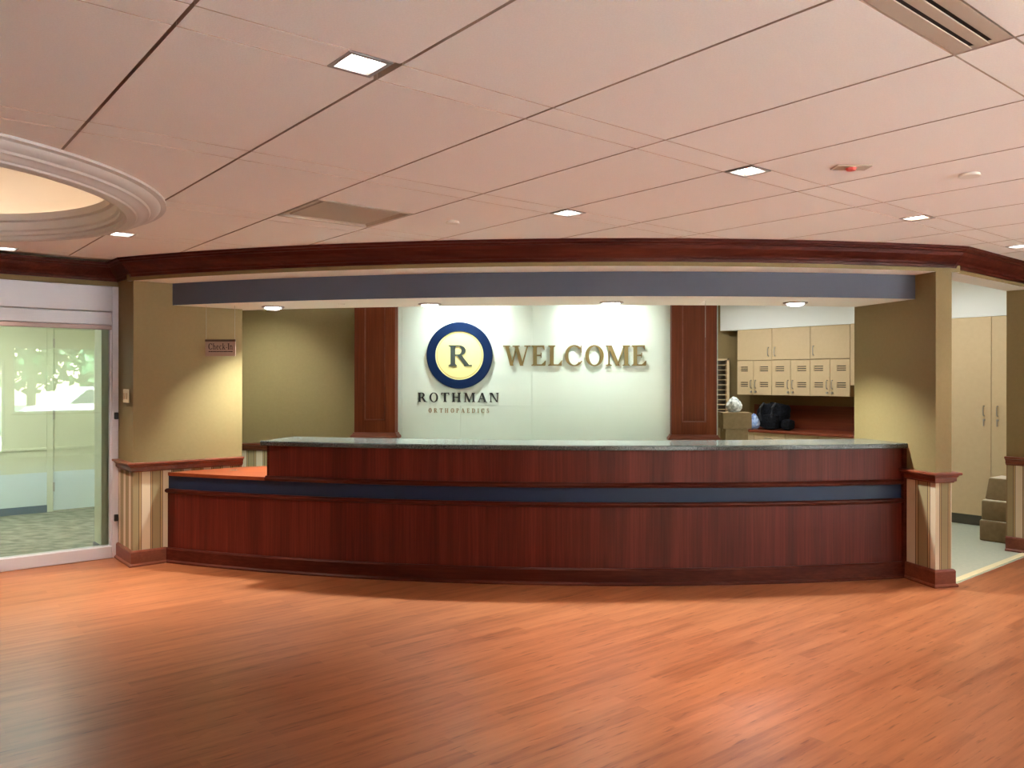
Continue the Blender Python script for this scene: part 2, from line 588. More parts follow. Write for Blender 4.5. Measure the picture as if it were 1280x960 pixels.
# ------------------------------------------------------------------ floors
LOBBY = [(-7.0, 3.4), (0.65, -4.25), (10.4, 5.5), (7.0, 9.0 + 0.09)]
def flat(pts, z, thick=0.03):
    return slab(pts, z - thick, z)
struct('floor', flat([(-7.0, 3.38), (0.65, -4.27), (10.42, 5.5), (7.0, 10.1), JF, (CR1[0] + 0.09, CR1[1] + 0.09), CR1, CR0, (3.1, 6.85), (0.1, 6.35), (-3.0, 6.85), CL, GR], 0), M['floor'])
struct('floor', flat([CR1, JF, (7.0, 10.1), (8.2, 11.4), (2.4, 14.2), (-4.2, 10.2), (-4.2, 8.0), CL_END, (-3.0, 6.85), (0.1, 6.35), (3.1, 6.85), CR0], -0.002), M['vinyl'])
bm = BM()
ax = Vector((S2, S2, 0))
add_box(bm, 0.02, (JF[0] - CR1[0]) / S2 - 0.0, 0.02, 0.075, 0, 0.006, 0, rotated(CR1, math.radians(45)))
struct('trim_1', bm, M['threshold'])
struct('floor', flat([(-7.6, 2.8), GR, (-3.2, 7.4), (-5.0, 9.9), (-9.2, 5.65)], -0.001), M['carpet'])

# ------------------------------------------------------------------ ceiling of the lobby: tiles in a tee grid
ceil = frame_struct('ceiling', (0, 3.0, H))
arc = arc_pts(ACU, ACV, AR - 0.02, -3.2, 3.37, 40)
room_poly = [(-7.2, 3.2)] + [(-2.2, -1.8), (5.9, 1.0), (9.0, 4.2), (6.3, 9.45)] + arc[::-1] + [(GR[0] - 0.02, GR[1] + 0.0)]
def inside(p, poly):
    c = False
    n = len(poly)
    for i in range(n):
        x0, y0 = poly[i]
        x1, y1 = poly[(i + 1) % n]
        if (y0 > p[1]) != (y1 > p[1]) and p[0] < (x1 - x0) * (p[1] - y0) / (y1 - y0) + x0:
            c = not c
    return c
RH = 1.50
circle = [(DOME[0] + RH * math.cos(2 * math.pi * i / 72), DOME[1] + RH * math.sin(2 * math.pi * i / 72)) for i in range(72)]
def clip_plate(quad, z0, z1):
    """plate with outline quad, cut to the room and around the dome"""
    corners_in = [inside(c, room_poly) for c in quad]
    cx = sum(c[0] for c in quad) / 4
    cy = sum(c[1] for c in quad) / 4
    rad = max(math.hypot(c[0] - cx, c[1] - cy) for c in quad)
    near_dome = abs(math.hypot(cx - DOME[0], cy - DOME[1]) - RH) < rad + 0.05
    ind = [math.hypot(c[0] - DOME[0], c[1] - DOME[1]) < RH for c in quad]
    edge_room = not all(corners_in)
    if not any(corners_in):
        return None
    if all(ind):
        return None
    if not near_dome and not edge_room:
        return slab(quad, z0, z1)
    verts = [Vector(c) for c in quad]
    edges = [(0, 1), (1, 2), (2, 3), (3, 0)]
    def add(poly):
        b = len(verts)
        verts.extend(Vector(c) for c in poly)
        edges.extend((b + i, b + (i + 1) % len(poly)) for i in range(len(poly)))
    if near_dome:
        add(circle)
    if edge_room:
        add(room_poly)
    vo, eo, fo, _, _, _ = delaunay_2d_cdt(verts, edges, [], 0, 1e-5)
    keep = []
    for f in fo:
        c = sum((vo[i] for i in f), Vector((0, 0))) / len(f)
        if inside(c, quad) and inside(c, room_poly) and math.hypot(c.x - DOME[0], c.y - DOME[1]) > RH - 0.004:
            keep.append(f)
    if not keep:
        return None
    bm = BM()
    lo, hi = {}, {}
    cnt = {}
    for f in keep:
        for i in f:
            if i not in lo:
                lo[i] = bm.verts.new((vo[i].x, vo[i].y, z0))
                hi[i] = bm.verts.new((vo[i].x, vo[i].y, z1))
        bm.faces.new([lo[i] for i in f])
        bm.faces.new([hi[i] for i in f][::-1])
        for k in range(len(f)):
            e = (f[k], f[(k + 1) % len(f)])
            cnt[tuple(sorted(e))] = cnt.get(tuple(sorted(e)), 0) + 1
    for (a, b), c in cnt.items():
        if c == 1:
            bm.faces.new((lo[a], lo[b], hi[b], hi[a]))
    return bm

CP, CQ = CAM[0] * NP.x, CAM[0] * NQ.x      # grid lines below are measured from the spot on the floor under the viewer
P_LINES = [-3.26, -2.61, -1.95, -1.30, -0.65, 0.05, 0.703, 1.353, 2.004, 2.639, 3.256, 3.905, 4.522, 5.16, 5.80, 6.44, 7.08, 7.72, 8.36]
STRIPS = [(-1.73, -1.565), (-0.41, -0.245), (0.911, 1.079), (2.229, 2.392), (3.50, 3.662), (4.765, 4.945), (6.0, 6.17), (7.25, 7.42)]
GA, GB = 0.012, 0.007
# square fixtures sitting in the narrow strips: (p centre, strip number)
FIX = [(1.250, 3), (3.345, 3), (5.125, 3), (6.81, 3), (3.345, 4), (1.440, 6), (0.905, 7), (5.125, 1), (3.345, 1), (7.0, 1)]  # last three are unseen, added to light the lobby
DIM = [0.1, 1.6, 1.1, 1.0, 1.3, 2.0, 2.0, 1.0, 1.0, 1.0]
VENT = (2.004, 2.639, 4.190, 4.765)
def grid_pt(p, q):
    return PQ(p + CP, q + CQ)
def plate(name, p0, p1, q0, q1, m, z0=H, z1=H + 0.022):
    bm = clip_plate([grid_pt(p0, q0), grid_pt(p1, q0), grid_pt(p1, q1), grid_pt(p0, q1)], z0, z1)
    if bm is not None:
        bm.normal_update()
        for f in bm.faces:
            if abs(f.normal.z) < 0.5:
                f.material_index = 1
        return obj(name, bm, [m, M['tile_edge']], ceil)
rows = []
for i, (a, b) in enumerate(STRIPS):
    rows.append(('strip', a, b, i))
    if i + 1 < len(STRIPS):
        rows.append(('tile', b, STRIPS[i + 1][0], i))
for kind, q0, q1, si in rows:
    for k in range(len(P_LINES) - 1):
        p0, p1 = P_LINES[k] + GA / 2, P_LINES[k + 1] - GA / 2
        if kind == 'tile':
            if (P_LINES[k], q1) == (VENT[0], VENT[3]):
                plate('ceiling_tile', p0, p1, q0 + GB / 2, VENT[2] - GB / 2, M['tile'])
                continue
            plate('ceiling_tile', p0, p1, q0 + GB / 2, q1 - GB / 2, M['tile'])
        else:
            if si == 2 and P_LINES[k] in (2.004, 1.353, 0.703):
                continue                      # the linear diffuser fills this length of strip
            cuts = sorted(c for c, s in FIX if s == si and p0 < c < p1)
            a = p0
            for c in cuts:
                if c - 0.0775 - a > 0.02:
                    plate('ceiling_strip', a, c - 0.0775, q0 + GB / 2, q1 - GB / 2, M['tile'])
                a = c + 0.0775
            if p1 - a > 0.02:
                plate('ceiling_strip', a, p1, q0 + GB / 2, q1 - GB / 2, M['tile'])
# the tee grid seen in the joints, with the dome hole
verts = [Vector(c) for c in room_poly]
edges = [(i, (i + 1) % len(room_poly)) for i in range(len(room_poly))]
b0 = len(verts)
verts += [Vector(c) for c in circle]
edges += [(b0 + i, b0 + (i + 1) % len(circle)) for i in range(len(circle))]
# square openings above the fixtures and vents
holes = []
for c, s in FIX:
    qa, qb = STRIPS[s]
    holes.append([grid_pt(c - 0.07, qa + 0.01), grid_pt(c + 0.07, qa + 0.01), grid_pt(c + 0.07, qb - 0.01), grid_pt(c - 0.07, qb - 0.01)])
holes.append([grid_pt(VENT[0] + .02, VENT[2] + .02), grid_pt(VENT[1] - .02, VENT[2] + .02), grid_pt(VENT[1] - .02, VENT[3] - .02), grid_pt(VENT[0] + .02, VENT[3] - .02)])
holes.append([grid_pt(.72, STRIPS[2][0] + .01), grid_pt(2.62, STRIPS[2][0] + .01), grid_pt(2.62, STRIPS[2][1] - .01), grid_pt(.72, STRIPS[2][1] - .01)])
for hp in holes:
    b0 = len(verts)
    verts += [Vector(c) for c in hp]
    edges += [(b0 + i, b0 + (i + 1) % 4) for i in range(4)]
vo, eo, fo, _, _, _ = delaunay_2d_cdt(verts, edges, [], 0, 1e-5)
bm = BM()
bv = [bm.verts.new((v.x, v.y, H + 0.023)) for v in vo]
for f in fo:
    c = sum((vo[i] for i in f), Vector((0, 0))) / len(f)
    if inside(c, room_poly) and math.hypot(c.x - DOME[0], c.y - DOME[1]) > RH - 0.004 and not any(inside(c, hp) for hp in holes):
        bm.faces.new([bv[i] for i in f])
obj('tee_grid', bm, M['ceil_grid'], ceil)
# plain ceiling over the part of the lobby behind the viewer and a lid above the plenum
bm = BM()
add_slab(bm, [(-7.2, 3.2), (-2.2, -1.8), (5.9, 1.0), (9.0, 4.2), (11.5, 5.5), (0.65, -5.3)], H, H + 0.02)
struct('ceiling', bm, M['tile'])
# ceilings of the rooms behind
back = arc_pts(ACU, ACV, AR - 0.25, -3.35, 3.3, 24)
struct('ceiling', slab([(-4.6, 8.0), (-3.4, 7.0)] + back + [(CR1[0] + 0.05, CR1[1] + 0.25), (6.2, 9.5), (8.4, 11.4), (2.4, 14.6), (-4.6, 10.6)], HB, HB + 0.03), M['plaster'])
struct('ceiling', slab([(-7.9, 2.9), (GR[0] - 0.1, GR[1] + 0.12), (-3.72, 7.1), (-4.1, 7.9), (-4.1, 10.7), (-4.9, 10.2), (-9.4, 5.6)], 2.45, 2.48), M['plaster'])

# unseen lid added over the plenum to keep sun out of fixture gaps
struct('ceiling', slab([(-9.9, 3.6), (-2.0, -1.6), (.55, -4.3), (10.4, 5.55), (9.0, 11.6), (3.0, 17.5), (-7.0, 13.5), (-13.0, 8.0)], 3.36, 3.46), M['plaster'])

# dome: ring moulding, cove ledge, lit cove wall and shell
dome = thing('ceiling_dome', 'round white stepped ceiling moulding around a glowing recessed dome', 'dome', (DOME[0], DOME[1], H))
prof = [(1.545, H + 0.001), (1.545, H - 0.012), (1.515, H - 0.016), (1.505, H - 0.030), (1.485, H - 0.040), (1.462, H - 0.044), (1.455, H - 0.054), (1.430, H - 0.056),
        (1.415, H - 0.068), (1.392, H - 0.072), (1.386, H - 0.080), (1.335, H - 0.085), (1.322, H - 0.075), (1.322, H - 0.055), (1.300, H - 0.050), (1.300, H - 0.03), (1.285, H - 0.02), (1.285, H + 0.03), (1.265, H + 0.04), (1.265, H + 0.085), (1.30, H + 0.085), (1.34, H + 0.03), (1.48, H + 0.03), (1.48, H + 0.001)]
obj('ring_moulding', lathe(*DOME, prof, 120, closed=True), M['ring'], dome, True)
shell = [(1.48, H + 0.03), (1.49, H + 0.20)]
for i in range(9):
    a = math.pi / 2 * i / 8
    shell.append((1.49 * math.cos(a), H + 0.22 + 0.42 * math.sin(a)))
obj('dome_shell', lathe(*DOME, shell, 96), M['plaster'], dome, True)
ringp = [(1.40 + 0.014 * math.cos(2 * math.pi * i / 8), H + 0.055 + 0.014 * math.sin(2 * math.pi * i / 8)) for i in range(8)]
obj('cove_light', lathe(*DOME, ringp, 96, closed=True), M['cove'], dome, True)

# square downlights
places = ['in the ceiling strip nearest the viewer, upper left of the picture', 'in the middle of the long strip, right of the picture centre',
          'in the long strip above the right end of the desk', 'in the long strip at the right edge of the picture',
          'nearest the middle of the curved crown moulding', 'just right of the round ceiling dome', 'behind the round ceiling dome at the left edge']
for i, (c, s) in enumerate(FIX):
    qc = (STRIPS[s][0] + STRIPS[s][1]) / 2
    x, y = grid_pt(c, qc)
    lab = 'lit square recessed downlight ' + places[i] if i < len(places) else 'unseen square downlight added behind the viewer to light the lobby'
    t = thing('square_downlight', lab, 'light', (x, y, H), 'square downlights in the lobby ceiling' if i < len(places) else 'added downlights behind the viewer')
    Mx = rotated((x, y), A45)
    bm = BM()
    r0, r1, z0, z1 = 0.0765, 0.062, H - 0.003, H + 0.05
    for (a, b, c2, d) in ((-r0, r0, -r0, -r1), (-r0, r0, r1, r0), (-r0, -r1, -r1, r1), (r1, r0, -r1, r1)):
        add_box(bm, a, b, c2, d, z0, H + 0.004, 0, Mx)
    w = 0.004
    for (a, b, c2, d) in ((-r1 - w, r1 + w, -r1 - w, -r1), (-r1 - w, r1 + w, r1, r1 + w), (-r1 - w, -r1, -r1, r1), (r1, r1 + w, -r1, r1)):
        add_box(bm, a, b, c2, d, z0, z1, 0, Mx)
    obj('fixture_trim', bm, M['trim_metal'], t)
    obj('lens', box(-r1 + 0.001, r1 - 0.001, -r1 + 0.001, r1 - 0.001, H + 0.012, H + 0.02, Mx), M['lens'], t)
    spot('downlight_lamp', (x, y, H + 0.008), CEIL_SPOT * DIM[i], WARM, 84, 1.0, 0.05, None, t)

# square plaque vent
pc, qc = (VENT[0] + VENT[1]) / 2, (VENT[2] + VENT[3]) / 2
x, y = grid_pt(pc, qc)
t = thing('ceiling_vent', 'square tan air diffuser with a dropped centre plate in the ceiling', 'vent', (x, y, H))
Mx = rotated((x, y), A45)
bm = BM()
hp, hq = (VENT[1] - VENT[0]) / 2 - 0.006, (VENT[3] - VENT[2]) / 2 - 0.003
for (a, b, c2, d) in ((-hp, hp, -hq, -hq + .02), (-hp, hp, hq - .02, hq), (-hp, -hp + .02, -hq, hq), (hp - .02, hp, -hq, hq)):
    add_box(bm, a, b, c2, d, H - 0.004, H + 0.02, 0, Mx)
obj('vent_frame', bm, M['vent'], t)
bm = BM()
o_ = [(-hp + .02, -hq + .02, H), (hp - .02, -hq + .02, H), (hp - .02, hq - .02, H), (-hp + .02, hq - .02, H)]
i_ = [(-hp + .09, -hq + .09, H + .07), (hp - .09, -hq + .09, H + .07), (hp - .09, hq - .09, H + .07), (-hp + .09, hq - .09, H + .07)]
vo_ = [bm.verts.new(Mx @ Vector(p)) for p in o_]
vi_ = [bm.verts.new(Mx @ Vector(p)) for p in i_]
for k in range(4):
    bm.faces.new((vo_[k], vo_[(k + 1) % 4], vi_[(k + 1) % 4], vi_[k]))
bm.faces.new(vi_)
obj('vent_throat', bm, M['vent'], t)
obj('vent_plate', bevel(box(-hp + .055, hp - .055, -hq + .055, hq - .055, H + 0.004, H + 0.018, Mx), 0.004, 1), M['vent'], t)

# linear slot diffuser
qa, qb = STRIPS[2]
x, y = grid_pt(1.67, (qa + qb) / 2)
t = thing('slot_diffuser', 'long ceiling air diffuser with two black slots at the upper right', 'vent', (x, y, H))
Mx = rotated((0, 0), A45)
bm = BM()
P0, P1 = 0.709 + CP, 2.633 + CP
Q = [qa + .003, qa + .048, qa + .064, qa + .098, qa + .114, qb - .003]
for a, b in ((0, 1), (2, 3), (4, 5)):
    add_box(bm, P0, P1, Q[a] + CQ, Q[b] + CQ, H, H + 0.022, 0, MPQ)
for e in (P0, P1 - 0.02):
    add_box(bm, e, e + 0.02, Q[1] + CQ, Q[2] + CQ, H + .002, H + .02, 0, MPQ)
    add_box(bm, e, e + 0.02, Q[3] + CQ, Q[4] + CQ, H + .002, H + .02, 0, MPQ)
obj('diffuser_face', bm, M['vent'], t)
for a, b in ((1, 2), (3, 4)):
    obj('slot', box(P0 + .02, P1 - .02, Q[a] + CQ - .002, Q[b] + CQ + .0015, H + 0.004, H + 0.06, MPQ), M['dark'], t)  # solid near-black fill stands in for the dark inside the slot

# small ceiling fittings
x, y = grid_pt(3.645, 1.95)
t = thing('indicator_plate', 'small flush ceiling plate with a glowing red lens', 'fitting', (x, y, H))
Mx = rotated((x, y), math.radians(8))
obj('plate', bevel(box(-.085, .085, -.04, .04, H - .008, H - .0005, Mx), .003, 1), M['vent'], t)
obj('lens', lathe(x, y, [(0.0, H - .022), (.02, H - .019), (.026, H - .008), (0.0, H - .008)], 16), M['red_lens'], t)
def disc_cap(x, y, z, r, label):
    o = obj('sprinkler_cap', lathe(x, y, [(0, z - .014), (r * .93, z - .014), (r, z - .010), (r * .9, z - .009), (r * .9, z - .0002), (0, z - .0002)], 24), M['plaster'], None, True)
    return tag(o, label, 'sprinkler')
disc_cap(2.435, 4.126, H, .052, 'flat round sprinkler cover right of the red-lensed plate')
disc_cap(-.273, 5.097, H, .045, 'flat round sprinkler cover right of the square ceiling vent')
disc_cap(-1.469, 6.661, SZ, .03, 'flat round cover between the two left soffit lights')
disc_cap(1.527, 6.687, SZ, .03, 'flat round cover between the two right soffit lights')

# ------------------------------------------------------------------ lobby front: header, crown, soffit, piers
TOP = 2.73
hd = arc_band(ACU, ACV, AR, AR - 0.42, CL[0] + 0.0, CR1[0], HZ, TOP, 56, (0, 0, 1, 0))
struct('wall_front', hd, [M['olive'], M['plaster']])
# header over the right opening and over the glass wall
bm = BM()
L1 = (FAR_R[0] - CR1[0]) / S2
add_box(bm, 0.0, L1, 0.0, 0.216, HZ, TOP, 0, rotated(CR1, math.radians(45)))
for f in bm.faces:
    if f.calc_center_median().z < HZ + 0.001:
        f.material_index = 1
struct('wall_right', bm, [M['olive'], M['plaster']])
crown = [(0.0, 2.435), (0.018, 2.435), (0.022, 2.455), (0.034, 2.460), (0.040, 2.475), (0.060, 2.492), (0.082, 2.520), (0.092, 2.545), (0.112, 2.550), (0.118, 2.562), (0.132, 2.566), (0.132, H - 0.001), (0.0, H - 0.001)]
GL_FAR = (GR[0] - 2.3, GR[1] - 2.3)
path = [GL_FAR, GR, CL] + arc_pts(ACU, ACV, AR, CL[0] + .06, CR1[0] - .05, 56) + [CR1, FAR_R]
struct('trim_2', sweep(path, crown, 1), M['trim_wood'])
# soffit over the desk
bm = BM()
nseg = 56
fr = arc_pts(SCU, SCV, SR, -3.02, 3.17, nseg)
bk = []
for i in range(nseg + 1):
    u = -2.60 + (2.96 + 2.60) * i / nseg
    bk.append((u, 6.95 + (u - .1) ** 2 / 23.0))
vl = [[bm.verts.new((p[0], p[1], z)) for p in pts] for pts, z in ((fr, SZ), (fr, TOP), (bk, TOP), (bk, SZ))]
for k, mi in ((0, 0), (1, 1), (2, 1), (3, 1)):
    a, b = vl[k], vl[(k + 1) % 4]
    for i in range(nseg):
        bm.faces.new((a[i], a[i + 1], b[i + 1], b[i])).material_index = mi
bm.faces.new([r[0] for r in vl]).material_index = 1
bm.faces.new([r[-1] for r in vl][::-1]).material_index = 1
struct('trim_3', bm, [M['blue_fascia'], M['plaster']])

# left pier: a block turned 45 degrees, striped paper below the rail
def pier(name, pts, stripe, ztop, zsplit=0.83):
    struct(name, slab(pts, zsplit, ztop), M['olive'])
    struct(name, slab(pts, 0.0, zsplit), stripe)
n_ = (-S2, S2)
pl_back = [(CL_END[0] + n_[0] * .22, CL_END[1] + n_[1] * .22), (GR[0] + .24, GR[1] + .44), (GR[0] - .05, GR[1] + .15), GR]
pier('wall_left', [CL, CL_END, pl_back[0], pl_back[1], pl_back[2], GR], stripes_mat('striped_wallpaper_left', (0.0, 1.414), 0.20), TOP)
pier('wall_front', [CR0, CR1, (CR1[0] - .28, CR1[1] + .93), CR_IN], stripes_mat('striped_wallpaper_post', (0.75, 0.95), 0.62), TOP)
pier('wall_right', [JF, FAR_R, (FAR_R[0] - .153, FAR_R[1] + .153), JB], stripes_mat('striped_wallpaper_right', (1.2, -0.5), 0.10), HZ)
rail = [(0, .792), (.012, .792), (.014, .800), (.026, .806), (.026, .832), (.034, .838), (.036, .848), (.052, .853), (.055, .862), (.052, .872), (0, .872)]
base = [(0, 0), (.036, 0), (.036, .012), (.026, .022), (.022, .024), (.022, .118), (.016, .128), (.010, .132), (0, .132)]
lpath = [GR, CL, CL_END]
struct('trim_4', sweep(lpath, rail, 1), M['rail_wood'])
struct('baseboard_left', sweep([GR, CL, (CL[0] + .185, CL[1] + .185)], base, 1), M['rail_wood'])
rp = [CR_IN, CR0, CR1, (CR1[0] - .06, CR1[1] + .2)]
struct('trim_5', sweep([(CR_IN[0] + (CR0[0] - CR_IN[0]) * .5, CR_IN[1] + (CR0[1] - CR_IN[1]) * .5)] + rp[1:], rail, 1), M['rail_wood'])
struct('baseboard_front', sweep([(CR0[0] - .105, CR0[1] + .31)] + rp[1:], base, 1), M['rail_wood'])
jp = [JB, JF, FAR_R]
struct('trim_6', sweep(jp, rail, 1), M['rail_wood'])
struct('baseboard_right', sweep(jp, base, 1), M['rail_wood'])

# wall above and beyond the glass
bm = BM()
add_box(bm, -4.9, 0.0, 0.0, 0.14, 2.395, TOP, 0, rotated(GR, math.radians(45)))
add_box(bm, -4.9, -2.85, 0.0, 0.14, 0.0, 2.395, 0, rotated(GR, math.radians(45)))
struct('wall_left', bm, M['olive'])

# ------------------------------------------------------------------ glass partition on the left
MG = rotated(GR, math.radians(45))       # x runs along the glass toward the right jamb, y away from the lobby
gw = frame_struct('window_1', (GR[0], GR[1], 0))
X0 = -2.85
bm = BM()
add_box(bm, -0.052, -0.002, -0.012, 0.10, 0, 2.392, 0, MG)
add_box(bm, -0.066, -0.052, 0.02, 0.07, 0.1, 2.05, 0, MG)
obj('right_jamb', bevel(bm, .003, 1), M['lilac_light'], gw)
obj('left_jamb', box(X0, X0 + .05, -0.012, 0.10, 0, 2.392, MG), M['lilac_light'], gw)
bm = BM()
add_slab(bm, [(X0 + .05, -.010), (-.052, -.010), (-.052, .10), (X0 + .05, .10)], 2.17, 2.392)
bmesh.ops.transform(bm, matrix=MG, verts=bm.verts)
obj('upper_housing', bevel(bm, .004, 1), M['lilac_metal'], gw)
obj('lower_housing', bevel(box(X0 + .05, -.054, -.002, .09, 2.052, 2.163, MG), .004, 1), M['lilac_metal'], gw)
obj('bottom_bar', bevel(box(X0 + .05, -.054, .004, .075, 2.012, 2.050, MG), .003, 1), M['pink_strip'], gw)
bm = BM()
add_box(bm, X0 + .05, -.054, -.014, .10, 0, .105, 0, MG)
obj('sill', bevel(bm, .006, 2), M['lilac_light'], gw)
obj('glass_pane', box(X0 + .05, -.060, .040, .048, .105, 2.014, MG), M['glass'], gw)
for z in (1.252, .352):
    obj('latch', bevel(box(-.040, -.008, -.040, -.012, z - .030, z + .030, MG), .005, 2), M['black'], gw)

# corridor behind the glass: pier, far wall, door
bm = BM()
add_box(bm, -.115, 0.02, .10, .34, .0, 2.45, 0, MG)
struct('wall_side', bm, M['beige_wall'])
struct('baseboard_side', box(-.127, -.115, .10, .34, 0, .10, MG), M['cove_base'])
FW = rotated((-5.74, 9.075), math.radians(45))     # far wall, x along it
bm = BM()
add_box(bm, -3.9, -.035, 0, .12, .47, 2.45, 0, FW)
add_box(bm, -.035, 1.02, 0, .12, 2.22, 2.45, 0, FW)
add_box(bm, 1.02, 1.7, 0, .12, 0, 2.45, 0, FW)
struct('wall_back', bm, M['beige_wall'])
struct('wall_back', box(-3.9, -.035, -.008, .12, 0, .47, FW), M['pale_kick'])
struct('baseboard_back', box(-3.9, -.035, -.020, -.008, 0, .085, FW), M['cove_base'])
struct('trim_7', box(-3.9, -.035, -.014, 0, .735, .765, FW), M['beige_wall'])
dr = frame_struct('door_1', (-5.74, 9.075, 0))
bm = BM()
for a, b, z0, z1 in ((-.035, .030, 0, 2.22), (.975, 1.02, 0, 2.22), (.030, .975, 2.175, 2.22)):
    add_box(bm, a, b, -.018, .12, z0, z1, 0, FW)
obj('door_frame', bm, M['beige_wall'], dr)
bm = BM()
add_box(bm, .040, .970, .005, .05, .472, 2.172, 0, FW)
add_box(bm, .040, .970, -.006, .005, .735, .765, 0, FW)
obj('door_leaf', bm, M['beige_wall'], dr)
obj('kick_plate', box(.040, .970, .002, .05, .012, .470, FW), M['pale_kick'], dr)
obj('leak_blocker', box(.030, .975, .052, .10, 0, 2.175, FW), M['dark'], dr)  # dark sheet added behind the leaf to stop sky light leaking under
for z in (2.0, 1.15, .295):
    obj('hinge', box(.026, .044, -.030, -.004, z - .055, z + .055, FW), M['steel'], dr)
for k, (u, v) in enumerate(((-5.0, 7.6), (-6.4, 6.2))):  # unseen panels added so the corridor looks lit
    t = thing('corridor_fill_light', 'unseen light panel added to brighten the corridor behind the glass', 'light', (u, v, 2.45), 'added corridor lights')
    Mx = rotated((u, v), math.radians(45))
    obj('light_frame', box(-.31, .31, -.31, .31, 2.43, 2.449, Mx), M['plaster'], t)
    obj('diffuser', box(-.28, .28, -.28, .28, 2.424, 2.429, Mx), M['corridor_panel'], t)
struct('wall_left', box(-4.1, -3.9, 0.1, 3.15, 0, 2.45, rotated(GR, math.radians(45))), M['beige_wall'])

struct('wall_side', slab([(-3.79, 7.09), (-3.70, 7.15), (-4.06, 7.90), (-4.2, 7.90)], 0, 2.45), M['beige_wall'])  # unseen wall added to keep sky light out of the corridor
struct('wall_side', slab([(-4.2, 8.75), (-4.05, 8.75), (-4.05, 10.5), (-4.2, 10.5)], 0, 2.6), M['beige_wall'])  # second unseen wall added against leaking sky light

# switch on the pier's left face
MS = rotated(((CL[0] + GR[0]) / 2, (CL[1] + GR[1]) / 2), math.radians(-45 - 2.0))
t = thing('light_switch', 'ivory double light switch plate on the narrow face beside the glass wall', 'switch', (-3.31, 6.55, 1.43))
MS = rotated((-3.312, 6.566), math.atan2(CL[1] - GR[1], CL[0] - GR[0]))
obj('plate', bevel(box(-.085, .085, -.008, -.0005, 1.375, 1.49, MS), .003, 1), M['switch'], t)
for a in (-.04, .04):
    obj('toggle', bevel(box(a - .014, a + .014, -.016, -.0085, 1.405, 1.46, MS), .003, 1), M['cabinet'], t)

# ------------------------------------------------------------------ reception desk
desk = thing('reception_desk', 'long curved cherry reception desk with a navy inlay band', 'desk', (DCU, DCV - DR, 0))
UL, UR, UU = -3.025, 3.10, -2.005
def dband(name, d0, d1, u0, u1, z0, z1, m, n=60):
    return obj(name, arc_band(DCU, DCV, DR + d0, DR + d1, u0, u1, z0, z1, n), m, desk)
def dsweep(name, prof, u0, u1, m, n=60, parent=desk):
    return obj(name, sweep(arc_pts(DCU, DCV, DR, u0, u1, n), prof, 1), m, parent)
dsweep('base_board', [(-.03, 0), (.036, 0), (.036, .012), (.026, .022), (.020, .024), (.020, .116), (.012, .128), (-.03, .128)], UL - .03, UR + .03, M['trim_wood'])
dband('lower_panel', 0, -.04, UL, UR, .128, .598, M['desk_wood'])
dsweep('lower_rail', [(-.02, .596), (.008, .596), (.020, .604), (.024, .614), (.022, .626), (.010, .634), (-.02, .634)], UL, UR, M['trim_wood'])
dband('inlay_band', -.006, -.04, UL, UR, .632, .746, M['band'])
dsweep('upper_rail', [(-.02, .744), (.010, .744), (.022, .752), (.024, .766), (.016, .778), (.006, .786), (-.02, .786)], UU - .03, UR, M['trim_wood'])
dband('upper_panel', 0, -.05, UU, UR, .784, 1.032, M['desk_wood'])
ea = math.asin((UU - DCU) / DR)
obj('end_panel', box(-.022, 0.0, 0.0, .42, .776, 1.032, rotated((DCU + DR * math.sin(ea), DCV - DR * math.cos(ea)), ea)), M['trim_wood'], desk)
ea = math.asin((UR + .012 - DCU) / DR)
obj('right_stile', box(-.012, .030, -.024, .06, .0, 1.032, rotated((DCU + DR * math.sin(ea), DCV - DR * math.cos(ea)), ea)), M['trim_wood'], desk)
ct = obj('granite_counter', sweep(arc_pts(DCU, DCV, DR, UU - .06, UR + .03, 60), [(-.50, 1.034), (.030, 1.034), (.036, 1.040), (.036, 1.066), (.030, 1.073), (-.50, 1.073)], 1), M['granite'])
tag(ct, 'dark speckled granite counter top along the curved desk', 'counter top')
wt_front = arc_pts(DCU, DCV, DR + .022, UL + .03, UU - .032, 16) + arc_pts(DCU, DCV, DR - .056, UU - .030, UR - .04, 44)
wt_back = arc_pts(DCU, DCV, DR - .74, -2.30, UR - .30, 40)
wt_front = [p for p in wt_front]
bm = slab(wt_front + wt_back[::-1] + [(CL_END[0] + .02, CL_END[1] - .01)], .747, .776)
wt = tag(obj('worktop', bm, M['worktop_wood']), 'low red-brown wooden worktop at the left end of the desk', 'worktop')
gx, gy = -2.50, 6.86
bm = lathe(gx, gy, [(.030, .7765), (.032, .780), (.024, .781), (.020, .778)], 20)
tag(obj('cable_grommet', bm, M['trim_metal'], None, True), 'small round cable grommet in the low wooden worktop', 'grommet')

# soffit downlights
for (u, v), lab in zip(((-2.158, 6.894), (-.732, 6.737), (.79, 6.701), (2.30, 6.834)),
                       ('over the low left worktop', 'left of the middle, above the round logo', 'above the end of the word WELCOME', 'in front of the almond wall cabinets')):
    t = thing('soffit_downlight', 'round lit downlight under the soffit ' + lab, 'light', (u, v, SZ), 'round downlights under the soffit')
    obj('trim_ring', lathe(u, v, [(.072, SZ - .0005), (.098, SZ - .0005), (.098, SZ - .008), (.090, SZ - .014), (.078, SZ - .012), (.072, SZ - .006)], 32, closed=True), M['trim_metal'], t, True)
    obj('lens', lathe(u, v, [(0, SZ - .030), (.045, SZ - .028), (.066, SZ - .018), (.071, SZ - .002), (0, SZ - .002)], 32), M['cool_lens'], t, True)
    spot('soffit_lamp', (u, v, SZ - .034), SOFFIT_SPOT, COOL, 112, 0.8, 0.05, None, t)

